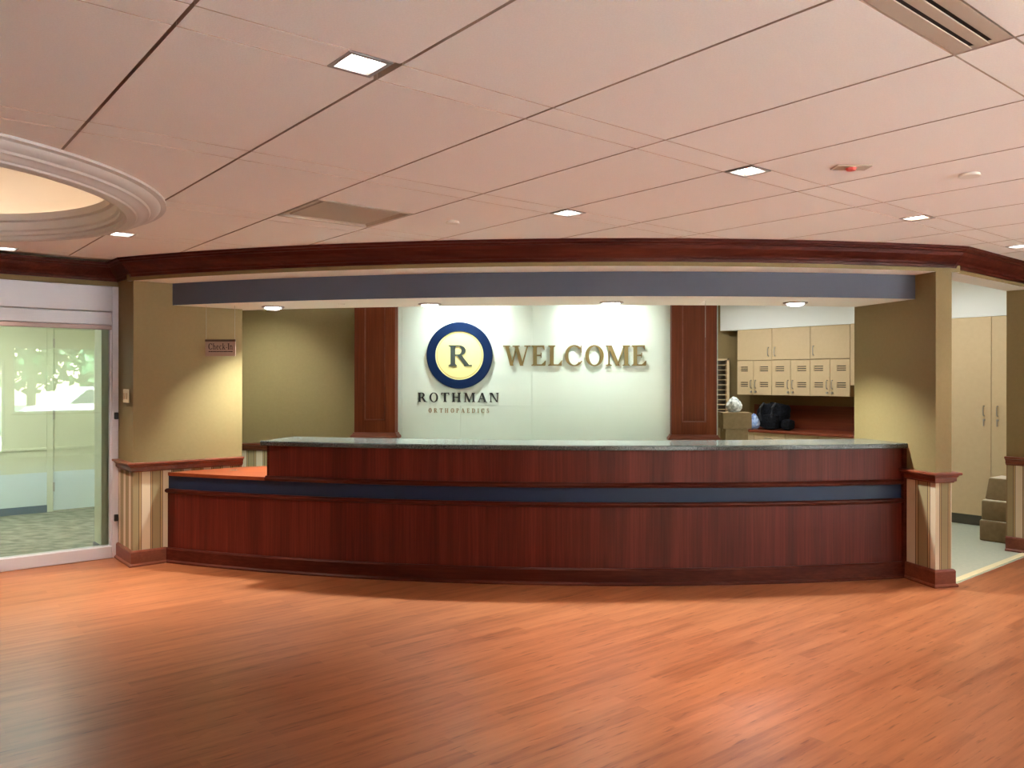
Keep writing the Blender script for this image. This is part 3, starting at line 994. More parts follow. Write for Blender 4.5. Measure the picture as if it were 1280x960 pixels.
# hanging sign and a spare hanging wire
SV = 6.78
sg = thing('check_in_sign', 'small hanging Check-In sign over the low left worktop', 'sign', (-2.58, SV, 1.77))
SX0, SX1, SZ0, SZ1 = -2.720, -2.450, 1.777, 1.922
obj('sign_panel', box(SX0, SX1, SV, SV + .006, SZ0, SZ1 - .018), M['sign'], sg)
obj('header_bar', box(SX0 - .002, SX1 + .002, SV - .004, SV + .01, SZ1 - .018, SZ1), M['sign_bar'], sg)
for x in (SX0 + .006, SX1 - .006):
    obj('hanging_wire', add_tube(BM(), [(x, SV + .003, SZ1), (x, SV + .003, SZ - .0005)], .0016, 6), M['wire'], sg)
tag(obj('hanging_wire', add_tube(BM(), [(1.545, 6.66, 1.92), (1.545, 6.66, SZ - .0005)], .0016, 6), M['wire']), 'bare thin wire hanging from the soffit before the right wooden column', 'wire')

# ------------------------------------------------------------------ lettering (hand-built serif capitals)
def ell(cx, cy, rx, ry, a):
    return (cx + rx * math.cos(math.radians(a)), cy + ry * math.sin(math.radians(a)))
def arcp(cx, cy, ro, ri, a0, a1, n=14, dxi=0.0):
    """strip of quads between an outer and an inner ellipse"""
    out = []
    for i in range(n):
        s, e = a0 + (a1 - a0) * i / n, a0 + (a1 - a0) * (i + 1) / n
        out.append([ell(cx, cy, *ro, s), ell(cx, cy, *ro, e), ell(cx + dxi, cy, *ri, e), ell(cx + dxi, cy, *ri, s)])
    return out
def rc(x0, y0, x1, y1):
    return [(x0, y0), (x1, y0), (x1, y1), (x0, y1)]
def dg(xb, xt, w, y0=0.0, y1=1.0):
    return [(xb, y0), (xb + w, y0), (xt + w, y1), (xt, y1)]
TK, TH_, SF = .185, .075, .055
def stem(x, y1=1.0, w=TK, sl=.085, sr=.085, top=True, bot=True):
    o = [rc(x, 0, x + w, y1)]
    if bot:
        o += [rc(x - sl, 0, x + w + sr, SF), [(x - .04, SF), (x + w + .04, SF), (x + w, SF + .06), (x, SF + .06)]]
    if top:
        o += [rc(x - sl, y1 - SF, x + w + sr, y1), [(x, y1 - SF - .06), (x + w, y1 - SF - .06), (x + w + .04, y1 - SF), (x - .04, y1 - SF)]]
    return o
def tri(a, b, c):
    return [a, b, c]
def gl_E():
    return (stem(.10, sr=0) + [rc(.2, 0, .68, TH_), rc(.2, 1 - TH_, .64, 1), rc(.2, .475, .50, .475 + TH_),
            tri((.52, TH_), (.72, TH_ * .2), (.74, .25)), [(.5, 0), (.70, 0), (.74, .25), (.70, .25)], [(.52, 1), (.66, 1), (.68, .78), (.645, .78)], rc(.48, .39, .525, .64)]), .80
def gl_L():
    return (stem(.10) + [rc(.2, 0, .64, TH_), [(.46, 0), (.68, 0), (.73, .27), (.69, .27)]]), .76
def gl_O():
    return arcp(.50, .5, (.46, .52), (.275, .455), 0, 360, 36), 1.0
def gl_C():
    return arcp(.52, .5, (.48, .52), (.30, .455), 42, 318, 30) + [rc(.84, .64, .885, 1.0), [(.80, .83), (.885, .80), (.885, .9), (.80, .9)], [(.83, .10), (.92, .22), (.88, .26), (.80, .17)]], .98
def gl_M():
    o = stem(.14, w=.07, sl=.12, sr=.10, top=False) + stem(.94, sl=.09, sr=.09)
    return o + [dg(.52, .12, .19, 0, 1), dg(.555, .90, .075, 0, 1), rc(.02, 1 - SF, .26, 1)], 1.24
def gl_W():
    return [dg(.36, .10, .17, 0, 1), dg(.40, .66, .075, 0, 1), dg(.86, .58, .17, 0, 1), dg(.92, 1.21, .075, 0, 1), rc(.0, 1 - SF, .36, 1), rc(.48, 1 - SF, .84, 1), rc(1.08, 1 - SF, 1.40, 1)], 1.38
def gl_R():
    return stem(.10, sr=.07) + arcp(.42, .745, (.30, .255), (.13, .19), -90, 90, 16) + [rc(.2, .935, .42, 1), rc(.2, .49, .42, .555), [(.36, .52), (.55, .52), (.90, 0), (.70, 0)], rc(.66, 0, .98, SF)], .96
def gl_T():
    return stem(.36, top=False) + [rc(.05, 1 - TH_, .86, 1), [(.03, .74), (.07, .74), (.16, 1), (.045, 1)], [(.84, .74), (.88, .74), (.865, 1), (.75, 1)]], .91
def gl_H():
    return stem(.10) + stem(.70) + [rc(.2, .475, .8, .475 + TH_)], 1.02
def gl_A():
    return [dg(.06, .40, .08, 0, 1), dg(.70, .36, .20, 0, 1), rc(.22, .32, .74, .32 + TH_), rc(-.02, 0, .25, SF), rc(.60, 0, 1.0, SF)], .98
def gl_N():
    return stem(.12, w=.075, sr=.09) + stem(.80, w=.075, bot=False) + [[(.12, 1), (.31, 1), (.875, 0), (.76, 0)], rc(.02, 1 - SF, .25, 1)], 1.0
def gl_P():
    return stem(.10) + arcp(.42, .725, (.32, .275), (.15, .21), -90, 90, 16) + [rc(.2, .935, .42, 1), rc(.2, .45, .42, .515)], .80
def gl_D():
    return stem(.10, sr=0) + arcp(.40, .5, (.52, .5), (.33, .43), -90, 90, 20) + [rc(.2, .93, .40, 1), rc(.2, 0, .40, .07)], .98
def gl_I():
    return stem(.10), .38
def gl_S():
    return arcp(.36, .73, (.27, .29), (.13, .22), 40, 250, 18) + arcp(.34, .27, (.31, .29), (.15, .22), -140, 75, 18) + [[(.20, .62), (.28, .50), (.58, .36), (.50, .50)], rc(.54, .68, .58, .98), rc(.05, .02, .09, .33)], .70
def gl_h():
    return stem(.08, w=.12, sl=.06, sr=.06) + stem(.46, .42, w=.12, sl=.06, sr=.06, top=False) + arcp(.38, .42, (.20, .25), (.08, .19), 0, 150, 12), .70
def gl_e():
    return arcp(.30, .33, (.28, .35), (.16, .28), 20, 325, 22) + [rc(.10, .34, .56, .40)], .62
def gl_c():
    return arcp(.30, .33, (.28, .35), (.16, .28), 45, 320, 22), .60
def gl_k():
    return stem(.08, w=.12, sl=.06, sr=.06) + [dg(.16, .42, .06, .26, .66), [(.24, .40), (.34, .46), (.64, 0), (.48, 0)], rc(.40, 0, .70, .05), rc(.34, .61, .60, .66)], .70
def gl_n():
    return stem(.08, .66, w=.12, sl=.06, sr=.06) + stem(.46, .42, w=.12, sl=.06, sr=.06, top=False) + arcp(.38, .42, (.20, .25), (.08, .19), 0, 150, 12), .70
def gl_hyphen():
    return [rc(.06, .27, .32, .36)], .38
GL = {'E': gl_E, 'L': gl_L, 'O': gl_O, 'C': gl_C, 'M': gl_M, 'W': gl_W, 'R': gl_R, 'T': gl_T, 'H': gl_H, 'A': gl_A, 'N': gl_N, 'P': gl_P, 'D': gl_D,
      'I': gl_I, 'S': gl_S, 'h': gl_h, 'e': gl_e, 'c': gl_c, 'k': gl_k, 'n': gl_n, '-': gl_hyphen}
def glyph_bm(polys, x0, z0, sx, sz, yf, yb):
    bm = BM()
    for pi, poly in enumerate(polys):
        eps = 0.00006 * (pi % 5)
        a = [bm.verts.new((x0 + p[0] * sx, yf - eps, z0 + p[1] * sz)) for p in poly]
        b = [bm.verts.new((x0 + p[0] * sx, yb, z0 + p[1] * sz)) for p in poly]
        try:
            bm.faces.new(a)
        except ValueError:
            continue
        bm.faces.new(b[::-1])
        n = len(poly)
        for i in range(n):
            bm.faces.new((a[i], a[(i + 1) % n], b[(i + 1) % n], b[i]))
    return bm
def write(text, u0, u1, z0, capz, yf, yb, m, parent, gap=.10, small=None, name='letter'):
    sizes = [(small if (small and i > 0) else 1.0) for i in range(len(text))]
    gl = [GL[c]() if c != ' ' else ([], .5) for c in text]
    total = sum(w * s for (_, w), s in zip(gl, sizes)) + gap * (len(text) - 1)
    sx = (u1 - u0) / total
    x = u0
    for (polys, w), s in zip(gl, sizes):
        if polys:
            obj(name, glyph_bm(polys, x, z0, sx * s, capz * s, yf, yb), m, parent)
        x += (w * s + gap) * sx

WV = 8.45
wel = thing('welcome_lettering', 'large gold raised WELCOME letters on the white wall', 'lettering', (.47, WV, 1.715))
write('WELCOME', -.277, 1.222, 1.720, .212, WV - .030, WV - .006, M['letter_gold'], wel, .045)
roth = thing('name_lettering', 'black raised ROTHMAN letters below the round logo', 'lettering', (-.75, WV, 1.34))
write('ROTHMAN', -1.185, -.322, 1.338, .098, WV - .014, WV - .0005, M['letter_black'], roth, .24)
orth = thing('department_lettering', 'small ochre ORTHOPAEDICS letters in wide spacing under the black name', 'lettering', (-.75, WV, 1.22))
write('ORTHOPAEDICS', -1.072, -.425, 1.225, .046, WV - .010, WV - .0005, M['letter_ochre'], orth, .62)
write('Check-In', SX0 + .026, SX1 - .022, SZ0 + .058, .052, SV - .0015, SV, M['sign_text'], sg, .08)
bm = BM()
xx = SX0 + .030
while xx < SX1 - .030:
    w = random.uniform(.006, .016)
    add_box(bm, xx, xx + w, SV - .001, SV, SZ0 + .036, SZ0 + .044)
    xx += w + .0025
obj('fine_print', bm, M['sign_text'], sg)
# round logo
lx, lz, lr = -.737, 1.829, .350
lg = thing('round_logo', 'round navy and yellow logo disc bearing a letter R', 'logo', (lx, WV, lz))
def disc_v(r_prof, n=72):
    """lathe about the axis through the logo centre; profile of (radius, depth in front of the wall)"""
    bm = BM()
    rows = []
    for r, d in r_prof:
        if r < 1e-6:
            rows.append([bm.verts.new((lx, WV - d, lz))])
        else:
            rows.append([bm.verts.new((lx + r * math.cos(2 * math.pi * i / n), WV - d, lz + r * math.sin(2 * math.pi * i / n))) for i in range(n)])
    for a, b in zip(rows, rows[1:]):
        for i in range(n):
            j = (i + 1) % n
            if len(a) == 1:
                bm.faces.new((a[0], b[i], b[j]))
            elif len(b) == 1:
                bm.faces.new((a[i], a[j], b[0]))
            else:
                bm.faces.new((a[i], a[j], b[j], b[i]))
    return bm
obj('ring', disc_v([(.255, .018), (.258, .040), (.343, .040), (lr, .034), (lr, .012), (0, .012)]), M['navy'], lg, True)
obj('disc', disc_v([(.256, .020), (.256, .030), (0, .030)]), M['gold_disc'], lg)
obj('hairline', disc_v([(.236, .030), (.236, .0315), (.242, .0315), (.242, .030)]), M['gold_line'], lg)
write('R', lx - .118, lx + .128, lz - .112, .220, WV - .040, WV - .030, M['letter_dark'], lg)

# ------------------------------------------------------------------ back wall of the reception
wb = frame_struct('wall_back', (0, WV, 0))
obj('wall_core', box(-1.86, 1.94, WV + .014, WV + .20, 0, HB), M['white_wall'], wb)
g = .0025
for u0, u1, z0, z1 in ((-1.42, -1.36, .3, HB), (-1.36, .027, 1.30, HB), (.027, 1.48, 1.30, HB), (-1.36, -.727, .3, 1.30), (-.727, .027, .3, 1.30), (.027, .734, .3, 1.30), (.734, 1.48, .3, 1.30)):
    obj('wall_panel', box(u0 + g / 2, u1 - g / 2, WV, WV + .014, z0 + g / 2, z1 - g / 2), M['white_wall'], wb)
for x0, x1, lab in ((-1.835, -1.40, 'cherry panelled column left of the white logo wall'), (1.455, 1.905, 'cherry panelled column right of the white logo wall')):
    yf = 8.31
    t = thing('wood_column', lab, 'column', ((x0 + x1) / 2, yf + .07, 0))
    zb, zt = 1.016, HB - .002
    obj('column_core', box(x0, x1, yf + .018, WV - .001 if x0 < 0 else WV - .001, zb, zt), M['column_wood'], t)
    st = .105
    for a, b in ((x0, x0 + st), (x1 - st, x1)):
        obj('stile', bevel(box(a, b, yf, yf + .018, zb, zt), .002, 1), M['column_wood'], t)
    for z0, z1 in ((zb, zb + .13), (zt - .16, zt)):
        obj('cross_rail', bevel(box(x0 + st, x1 - st, yf, yf + .018, z0, z1), .002, 1), M['column_wood'], t)
    bm = BM()
    a, b, z0, z1 = x0 + st, x1 - st, zb + .13, zt - .16
    for (p, q, r, s) in ((a, a + .012, z0, z1), (b - .012, b, z0, z1), (a, b, z0, z0 + .012), (a, b, z1 - .012, z1)):
        add_box(bm, p, q, yf + .006, yf + .018, r, s)
    obj('panel_bead', bm, M['rail_wood'], t)
    obj('base_moulding', sweep([(x0, WV), (x0, yf), (x1, yf), (x1, WV)], [(0, .958), (.030, .958), (.036, .970), (.034, .984), (.022, .996), (.014, 1.004), (.010, 1.018), (0, 1.018)], 1), M['rail_wood'], t)
    obj('plinth', box(x0 + .01, x1 - .01, yf + .02, WV - .001, 0, .957), M['column_wood'], t)

# olive wall left of the columns with its rail and stripes, and the side wall out of sight
RV = 8.62
struct('wall_back', box(-4.2, -1.86, RV, RV + .12, .83, HB), M['olive'])
struct('wall_back', box(-4.2, -1.86, RV, RV + .12, 0, .83), stripes_mat('striped_wallpaper_back', (1.0, 0.0), 0.32, 0.185))
struct('trim_8', sweep([(-4.2, RV), (-1.87, RV)], rail, 1), M['rail_wood'])
struct('wall_side', slab([(-4.2, 7.9), (-4.05, 7.9), (-4.05, RV), (-4.2, RV)], 0, HB), M['olive'])

# ------------------------------------------------------------------ staff room at the right rear
WP = 10.50                                    # back wall plane, p
WQ = 6.88                                     # left side wall plane, q
def pbox(p0, p1, q0, q1, z0, z1):
    return box(p0, p1, q0, q1, z0, z1, MPQ)
struct('wall_back', pbox(WP, WP + .12, 1.2, 6.56, 0, HB), M['olive'])
FV = 12.0
struct('wall_side', box(.8, 2.98, FV, FV + .12, 0, HB), M['olive'])
struct('wall_side', box(.7, .8, WV + .2, FV + .12, 0, HB), M['olive'])  # unseen wall added to close a gap where sky light leaked in
struct('wall_right', pbox(8.2, WP + .12, .9, 1.02, 0, HB), M['olive'])
# white bulkheads above the cabinets
struct('trim_9', slab([PQ(10.10, 4.62), PQ(WP - .001, 4.62), PQ(WP - .001, 6.50), PQ(10.10, 6.78)], 2.282, HB), M['white_paint'])
struct('trim_10', pbox(9.79, WP - .001, 1.5, 4.62, 2.260, HB), M['white_paint'])

def pull(bm, p, q, z0, z1):
    """bow handle standing off the face at p toward the viewer"""
    add_tube(bm, [tuple(MPQ @ Vector(c)) for c in ((p, q, z0), (p - .022, q, z0 + .006), (p - .028, q, z0 + .02), (p - .028, q, z1 - .02), (p - .022, q, z1 - .006), (p, q, z1))], .006, 8)
    return bm

# three upper cabinets
edges_q = [6.49, 5.932, 5.362, 4.815]
for i, lab in enumerate(('leftmost almond wall cabinet above the lockers', 'middle almond wall cabinet above the lockers', 'rightmost almond wall cabinet above the lockers')):
    q1, q0 = edges_q[i], edges_q[i + 1]
    c = PQ(10.1, (q0 + q1) / 2)
    t = thing('wall_cabinet', lab, 'cabinet', (c[0], c[1], 1.845), 'wall cabinets above the lockers')
    obj('body', pbox(10.122, WP - .002, q0 + .001, q1 - .001, 1.846, 2.280), M['cabinet_edge'], t)
    d = obj('door', bevel(pbox(10.100, 10.120, q0 + .003, q1 - .003, 1.849, 2.278), .002, 1), M['cabinet'], t)
    hq = q0 + .05 if i == 0 else q1 - .05
    obj('handle', pull(BM(), 10.1, hq, 1.90, 2.02), M['steel'], d)
# six lockers
lq = [6.49, 6.222, 5.932, 5.648, 5.362, 5.086, 4.815]
ords = ['leftmost', 'second from left', 'third from left', 'third from right', 'second from right', 'rightmost']
for i in range(6):
    q1, q0 = lq[i], lq[i + 1]
    c = PQ(10.1, (q0 + q1) / 2)
    t = thing('locker', ords[i] + ' of the six small vented almond lockers', 'locker', (c[0], c[1], 1.365), 'small vented lockers')
    obj('body', pbox(10.122, WP - .002, q0 + .001, q1 - .001, 1.366, 1.843), M['cabinet_edge'], t)
    # door with real louvre openings: built of bars around six slots
    bm = BM()
    w = q1 - q0
    s0, s1 = q0 + w * .25, q0 + w * .75
    if i % 2 == 0:
        s0, s1 = q0 + w * .34, q0 + w * .80
    else:
        s0, s1 = q0 + w * .20, q0 + w * .66
    zs = [1.369]
    slots = []
    for zc in (1.485, 1.512, 1.539, 1.700, 1.727, 1.754):
        slots.append((zc - .006, zc + .006))
    a, b = q0 + .003, q1 - .003
    add_box(bm, 10.1, 10.118, a, s0, 1.369, 1.841, 0, MPQ)
    add_box(bm, 10.1, 10.118, s1, b, 1.369, 1.841, 0, MPQ)
    zprev = 1.369
    for z0, z1 in slots + [(1.841, 1.841)]:
        add_box(bm, 10.1, 10.118, s0, s1, zprev, z0, 0, MPQ)
        zprev = z1
    d = obj('door', bm, M['cabinet'], t)
    obj('vent_backing', pbox(10.1185, 10.1215, s0 - .01, s1 + .01, 1.46, 1.78), M['dark'], t)  # near-black sheet stands in for the dark inside the locker
    hq = q0 + .035 if i % 2 == 0 else q1 - .035
    obj('handle', pull(BM(), 10.1, hq, 1.46, 1.57), M['steel'], d)
    bm = BM()
    add_tube(bm, [tuple(MPQ @ Vector((10.1, hq, 1.41))), tuple(MPQ @ Vector((10.082, hq, 1.41)))], .014, 12)
    obj('lock', bm, M['steel'], d)
o = obj('filler_panel', pbox(10.102, WP - .002, 4.625, 4.812, 1.51, 2.281), M['cabinet'])
tag(o, 'narrow almond filler panel right of the rightmost wall cabinet', 'panel')
# counter, backsplash and base cabinets
o = obj('back_counter', bevel(pbox(9.75, WP - .002, 4.58, 6.48, .872, .905), .003, 1), M['back_wood'])
tag(o, 'red laminate counter top under the lockers', 'counter top')
o = obj('backsplash', pbox(10.47, WP - .001, 4.58, 6.46, .906, 1.225), M['back_wood'])
tag(o, 'red laminate backsplash board below the lockers', 'panel')
for i in range(4):
    q0 = 4.60 + .465 * i
    c = PQ(9.78, q0 + .23)
    t = thing('base_cabinet', ('rightmost', 'second from right', 'second from left', 'leftmost')[i] + ' almond base cabinet under the red counter', 'cabinet', (c[0], c[1], 0), 'base cabinets under the red counter')
    obj('body', pbox(9.802, WP - .002, q0, q0 + .463, .10, .871), M['cabinet_edge'], t)
    d = obj('door', pbox(9.78, 9.80, q0 + .003, q0 + .460, .10, .70), M['cabinet'], t)
    d2 = obj('drawer', pbox(9.78, 9.80, q0 + .003, q0 + .460, .705, .868), M['cabinet'], t)
    bm = BM()
    add_tube(bm, [tuple(MPQ @ Vector(cc)) for cc in ((9.78, q0 + .20, .80), (9.755, q0 + .21, .80), (9.755, q0 + .29, .80), (9.78, q0 + .30, .80))], .005, 8)
    obj('handle', bm, M['steel'], d2)
    obj('toe_kick', pbox(9.83, 9.84, q0, q0 + .463, 0, .10), M['kick'], t)
# tall cabinets
for k, (qa_, qb_) in enumerate(((2.560, 3.588), (3.590, 4.578))):
    qm = 3.074 if k == 0 else (qa_ + qb_) / 2
    c = PQ(9.79, qm)
    t = thing('tall_cabinet', ('tall almond two-door storage cabinet seen through the right opening', 'tall almond cabinet behind the right post')[k], 'cabinet', (c[0], c[1], 0))
    obj('body', pbox(9.812, WP - .002, qa_, qb_, .115, 2.258), M['cabinet_edge'], t)
    obj('toe_kick', pbox(9.85, 9.87, qa_, qb_, 0, .115), M['kick'], t)
    for a, b, hq in ((qa_ + .001, qm - .002, qm - .062), (qm + .002, qb_ - .001, qm + .070)):
        d = obj('door', bevel(pbox(9.79, 9.81, a, b, .117, 2.256), .002, 1), M['cabinet'], t)
        obj('handle', pull(BM(), 9.79, hq, 1.195, 1.30), M['steel'], d)
        bm = BM()
        add_tube(bm, [tuple(MPQ @ Vector((9.79, hq, 1.150))), tuple(MPQ @ Vector((9.778, hq, 1.150)))], .012, 12)
        obj('lock', bm, M['steel'], d)
        bm = BM()
        add_box(bm, 9.770, 9.778, hq - .005, hq + .005, 1.085, 1.150, 0, MPQ)
        obj('key', bm, M['steel'], d)
# mail rack on the olive wall: cells between thin shelves
t = thing('mail_rack', 'pale wooden mail sorter with thin shelves on the olive wall', 'rack', (2.2, FV, 1.1))
uA, uB, zA, zB = 1.75, 2.655, 1.05, 1.88
bm = BM()
for a, b, z0, z1 in ((uA, uA + .03, zA, zB), (uB - .035, uB, zA, zB), (uA, uB, zB - .025, zB), (uA, uB, zA, zA + .02)):
    add_box(bm, a, b, FV - .16, FV - .001, z0, z1)
obj('frame', bm, M['cabinet'], t)
obj('back_board', box(uA, uB, FV - .02, FV - .001, zA, zB), M['kick'], t)
for i in range(10):
    z = zA + .02 + (i + 1) * (zB - zA - .045) / 11
    obj('shelf', box(uA + .03, uB - .035, FV - .158, FV - .02, z, z + .009), M['cabinet'], t)

# clutter on the counter
def carton(name, label, u, v, ang, w, d, z0, h, cat='box', taper=0.0):
    t = thing(name, label, cat, (u, v, z0))
    Mx = rotated((u, v), ang)
    bm = box(-w / 2, w / 2, -d / 2, d / 2, z0, z0 + h, Mx)
    obj('carton', bevel(bm, .006, 2), M['cardboard'], t)
    obj('tape', box(-w / 2 - .001, w / 2 + .001, -.022, .022, z0 + h - .035, z0 + h + .0012, Mx), M['tape'], t)
    return t
cz = .77
o = thing('low_cabinet', 'low almond cabinet behind the desk under two stacked cartons', 'cabinet', (2.45, 9.80, 0))
obj('body', box(2.02, 2.86, 9.56, 10.00, .10, cz - .03), M['cabinet'], o)
obj('top', bevel(box(2.00, 2.88, 9.54, 10.02, cz - .03, cz), .003, 1), M['cabinet'], o)
obj('toe_kick', box(2.05, 2.83, 9.60, 9.98, 0, .10), M['kick'], o)
carton('cardboard_box', 'lower brown carton of the pair beyond the right wooden column', 2.33, 9.70, math.radians(5), .265, .24, cz, .235)
carton('cardboard_box', 'wider upper brown carton holding a white plastic bag', 2.335, 9.72, math.radians(5), .335, .28, cz + .2365, .188)

def crumple(name, label, cat, c, r, m, amp=.16, seed=1, sub=4, flat=None):
    rnd = random.Random(seed)
    bm = BM()
    bmesh.ops.create_icosphere(bm, subdivisions=sub, radius=1.0)
    ph = [(Vector((rnd.uniform(-1, 1), rnd.uniform(-1, 1), rnd.uniform(-1, 1))) * rnd.uniform(3, 8), rnd.uniform(0, 6.28), rnd.uniform(.3, 1)) for _ in range(14)]
    for v in bm.verts:
        n = v.co.copy()
        s = 1.0 + amp * sum(a * abs(math.sin(k.dot(n) + p)) for k, p, a in ph) / 5.0 - amp
        w = 1.0 - .35 * max(0, n.z)
        v.co = Vector((n.x * r[0] * s * w, n.y * r[1] * s * w, max(n.z, -.82) * r[2] * (s if n.z > 0 else 1)))
    lo = min(v.co.z for v in bm.verts)
    bmesh.ops.translate(bm, verts=bm.verts, vec=Vector((c[0], c[1], c[2] - lo)))
    return tag(obj(name, bm, m, None, True), label, cat)
crumple('plastic_bag', 'crinkled white plastic bag on top of the upper carton', 'bag', (2.335, 9.72, cz + .2365 + .1895), (.085, .08, .095), M['bag_white'], .30, 3)
bp = PQ(9.84, 6.035)
crumple('plastic_bag', 'crinkled blue and white plastic bag between carton and backpack', 'bag', (bp[0], bp[1], .906), (.075, .085, .115), M['bag_blue'], .25, 5)

# backpack: bulging body, front pocket, two shoulder straps, carry loop
c = PQ(10.06, 5.86)
bpk = thing('backpack', 'black backpack lying against the red backsplash on the counter', 'backpack', (c[0], c[1], .906))
def soft_block(p0, p1, q0, q1, z0, z1, r, lean=0.0):
    bm = BM()
    bmesh.ops.create_cube(bm, size=2.0)
    bmesh.ops.subdivide_edges(bm, edges=list(bm.edges), cuts=7, use_grid_fill=True)
    for v in bm.verts:
        e = v.co.copy()
        n = e.normalized() * max(abs(e.x), abs(e.y), abs(e.z))
        f = e.lerp(n * 1.18, r)
        s = 1 + .03 * math.sin(7 * e.y + 3 * e.z) + .03 * math.sin(9 * e.z + 2 * e.x)
        loc = Vector(((p0 + p1) / 2 + f.x * (p1 - p0) / 2 * s + lean * (f.z + 1), (q0 + q1) / 2 + f.y * (q1 - q0) / 2 * s, (z0 + z1) / 2 + f.z * (z1 - z0) / 2))
        v.co = MPQ @ loc
    lo = min(v.co.z for v in bm.verts)
    bmesh.ops.translate(bm, verts=bm.verts, vec=(0, 0, z0 - lo))
    return bm
obj('body', soft_block(9.95, 10.20, 5.70, 6.10, .907, 1.235, .5, .02), M['bag_black'], bpk, True)
obj('front_pocket', soft_block(9.88, 9.99, 5.73, 5.96, .907, 1.10, .45, .01), M['bag_black'], bpk, True)
obj('side_pouch', soft_block(9.94, 10.08, 5.56, 5.70, .907, 1.04, .6), M['bag_black'], bpk, True)
for q in (5.80, 5.98):
    pts = [(10.06, q, 1.23), (9.99, q + .01, 1.255), (9.93, q + .015, 1.20), (9.905, q + .012, 1.11), (9.92, q, 1.02)]
    obj('strap', add_tube(BM(), [tuple(MPQ @ Vector(p)) for p in pts], .016, 8), M['strap'], bpk, True)
pts = [(10.08, 5.85, 1.225), (10.07, 5.86, 1.262), (10.07, 5.93, 1.264), (10.08, 5.94, 1.225)]
obj('carry_loop', add_tube(BM(), [tuple(MPQ @ Vector(p)) for p in pts], .009, 8), M['bag_black'], bpk, True)

# three wrapped parcels stacked inside the right opening
zz = 0.0
for k, (w, d, h, ang, du, dq, lab) in enumerate(((.40, .30, .205, 44, 0, 0, 'bottom brown paper parcel of the stack inside the right opening'),
                                               (.39, .29, .195, 46, .006, 0, 'middle brown paper parcel of the stack inside the right opening'),
                                               (.33, .27, .215, 42, .035, .02, 'top brown paper parcel with slanting side inside the right opening'))):
    u, v = 4.70 + du, 8.37 + dq
    t = thing('paper_parcel', lab, 'parcel', (u, v, zz))
    Mx = rotated((u, v), math.radians(ang))
    bm = box(-w / 2, w / 2, -d / 2, d / 2, zz, zz + h - .006)
    if k == 2:
        for vv in bm.verts:
            if vv.co.z > zz + .1:
                vv.co.x *= .86
                vv.co.y *= .80
    bmesh.ops.transform(bm, matrix=Mx, verts=bm.verts)
    obj('wrapping', bevel(bm, .014, 3), M['cardboard'], t, True)
    bm = box(-w / 2 * (.83 if k == 2 else .95), w / 2 * (.83 if k == 2 else .95), -d / 2 * (.76 if k == 2 else .94), d / 2 * (.76 if k == 2 else .94), zz + h - .006, zz + h - .001, Mx)
    obj('top_flap', bm, M['paper'], t)
    zz += h

# wall washers and room lights behind the soffit
for (u, v, lab) in ((-.67, 8.0, 'left half of the white wall'), (.745, 8.0, 'right half of the white wall'), (-2.85, 7.5, 'olive wall left of the wooden columns')):
    t = thing('wall_washer', 'recessed ceiling wall washer lighting the ' + lab, 'light', (u, v, HB))
    obj('trim_ring', lathe(u, v, [(.06, HB - .0005), (.085, HB - .0005), (.085, HB - .01), (.06, HB - .01)], 24, closed=True), M['plaster'], t)
    obj('lens', lathe(u, v, [(0, HB - .006), (.06, HB - .006), (.06, HB - .0005), (0, HB - .0005)], 24), M['cool_lens'], t)
    if u < -2:
        spot('washer_lamp', (u, v, HB - .02), WASH_SPOT * 1.5, COOL, 78, 1.0, .05, (u + .05, RV, .95), t)
    else:
        spot('washer_lamp', (u, v, HB - .02), WASH_SPOT, COOL, 104, 1.0, .05, (u, WV, 2.15), t)
for i, (p, q, w) in enumerate(((8.6, 5.2, 1), (8.7, 3.3, 1), (8.9, 6.2, 1))):
    u, v = PQ(p, q)
    t = thing('staff_room_light', 'square ceiling light panel over the staff room', 'light', (u, v, HB), 'staff room ceiling lights')
    Mx = rotated((u, v), A45)
    obj('light_frame', box(-.31, .31, -.31, .31, HB - .02, HB - .001, Mx), M['plaster'], t)
    obj('diffuser', box(-.28, .28, -.28, .28, HB - .026, HB - .021, Mx), M['panel_light'], t)

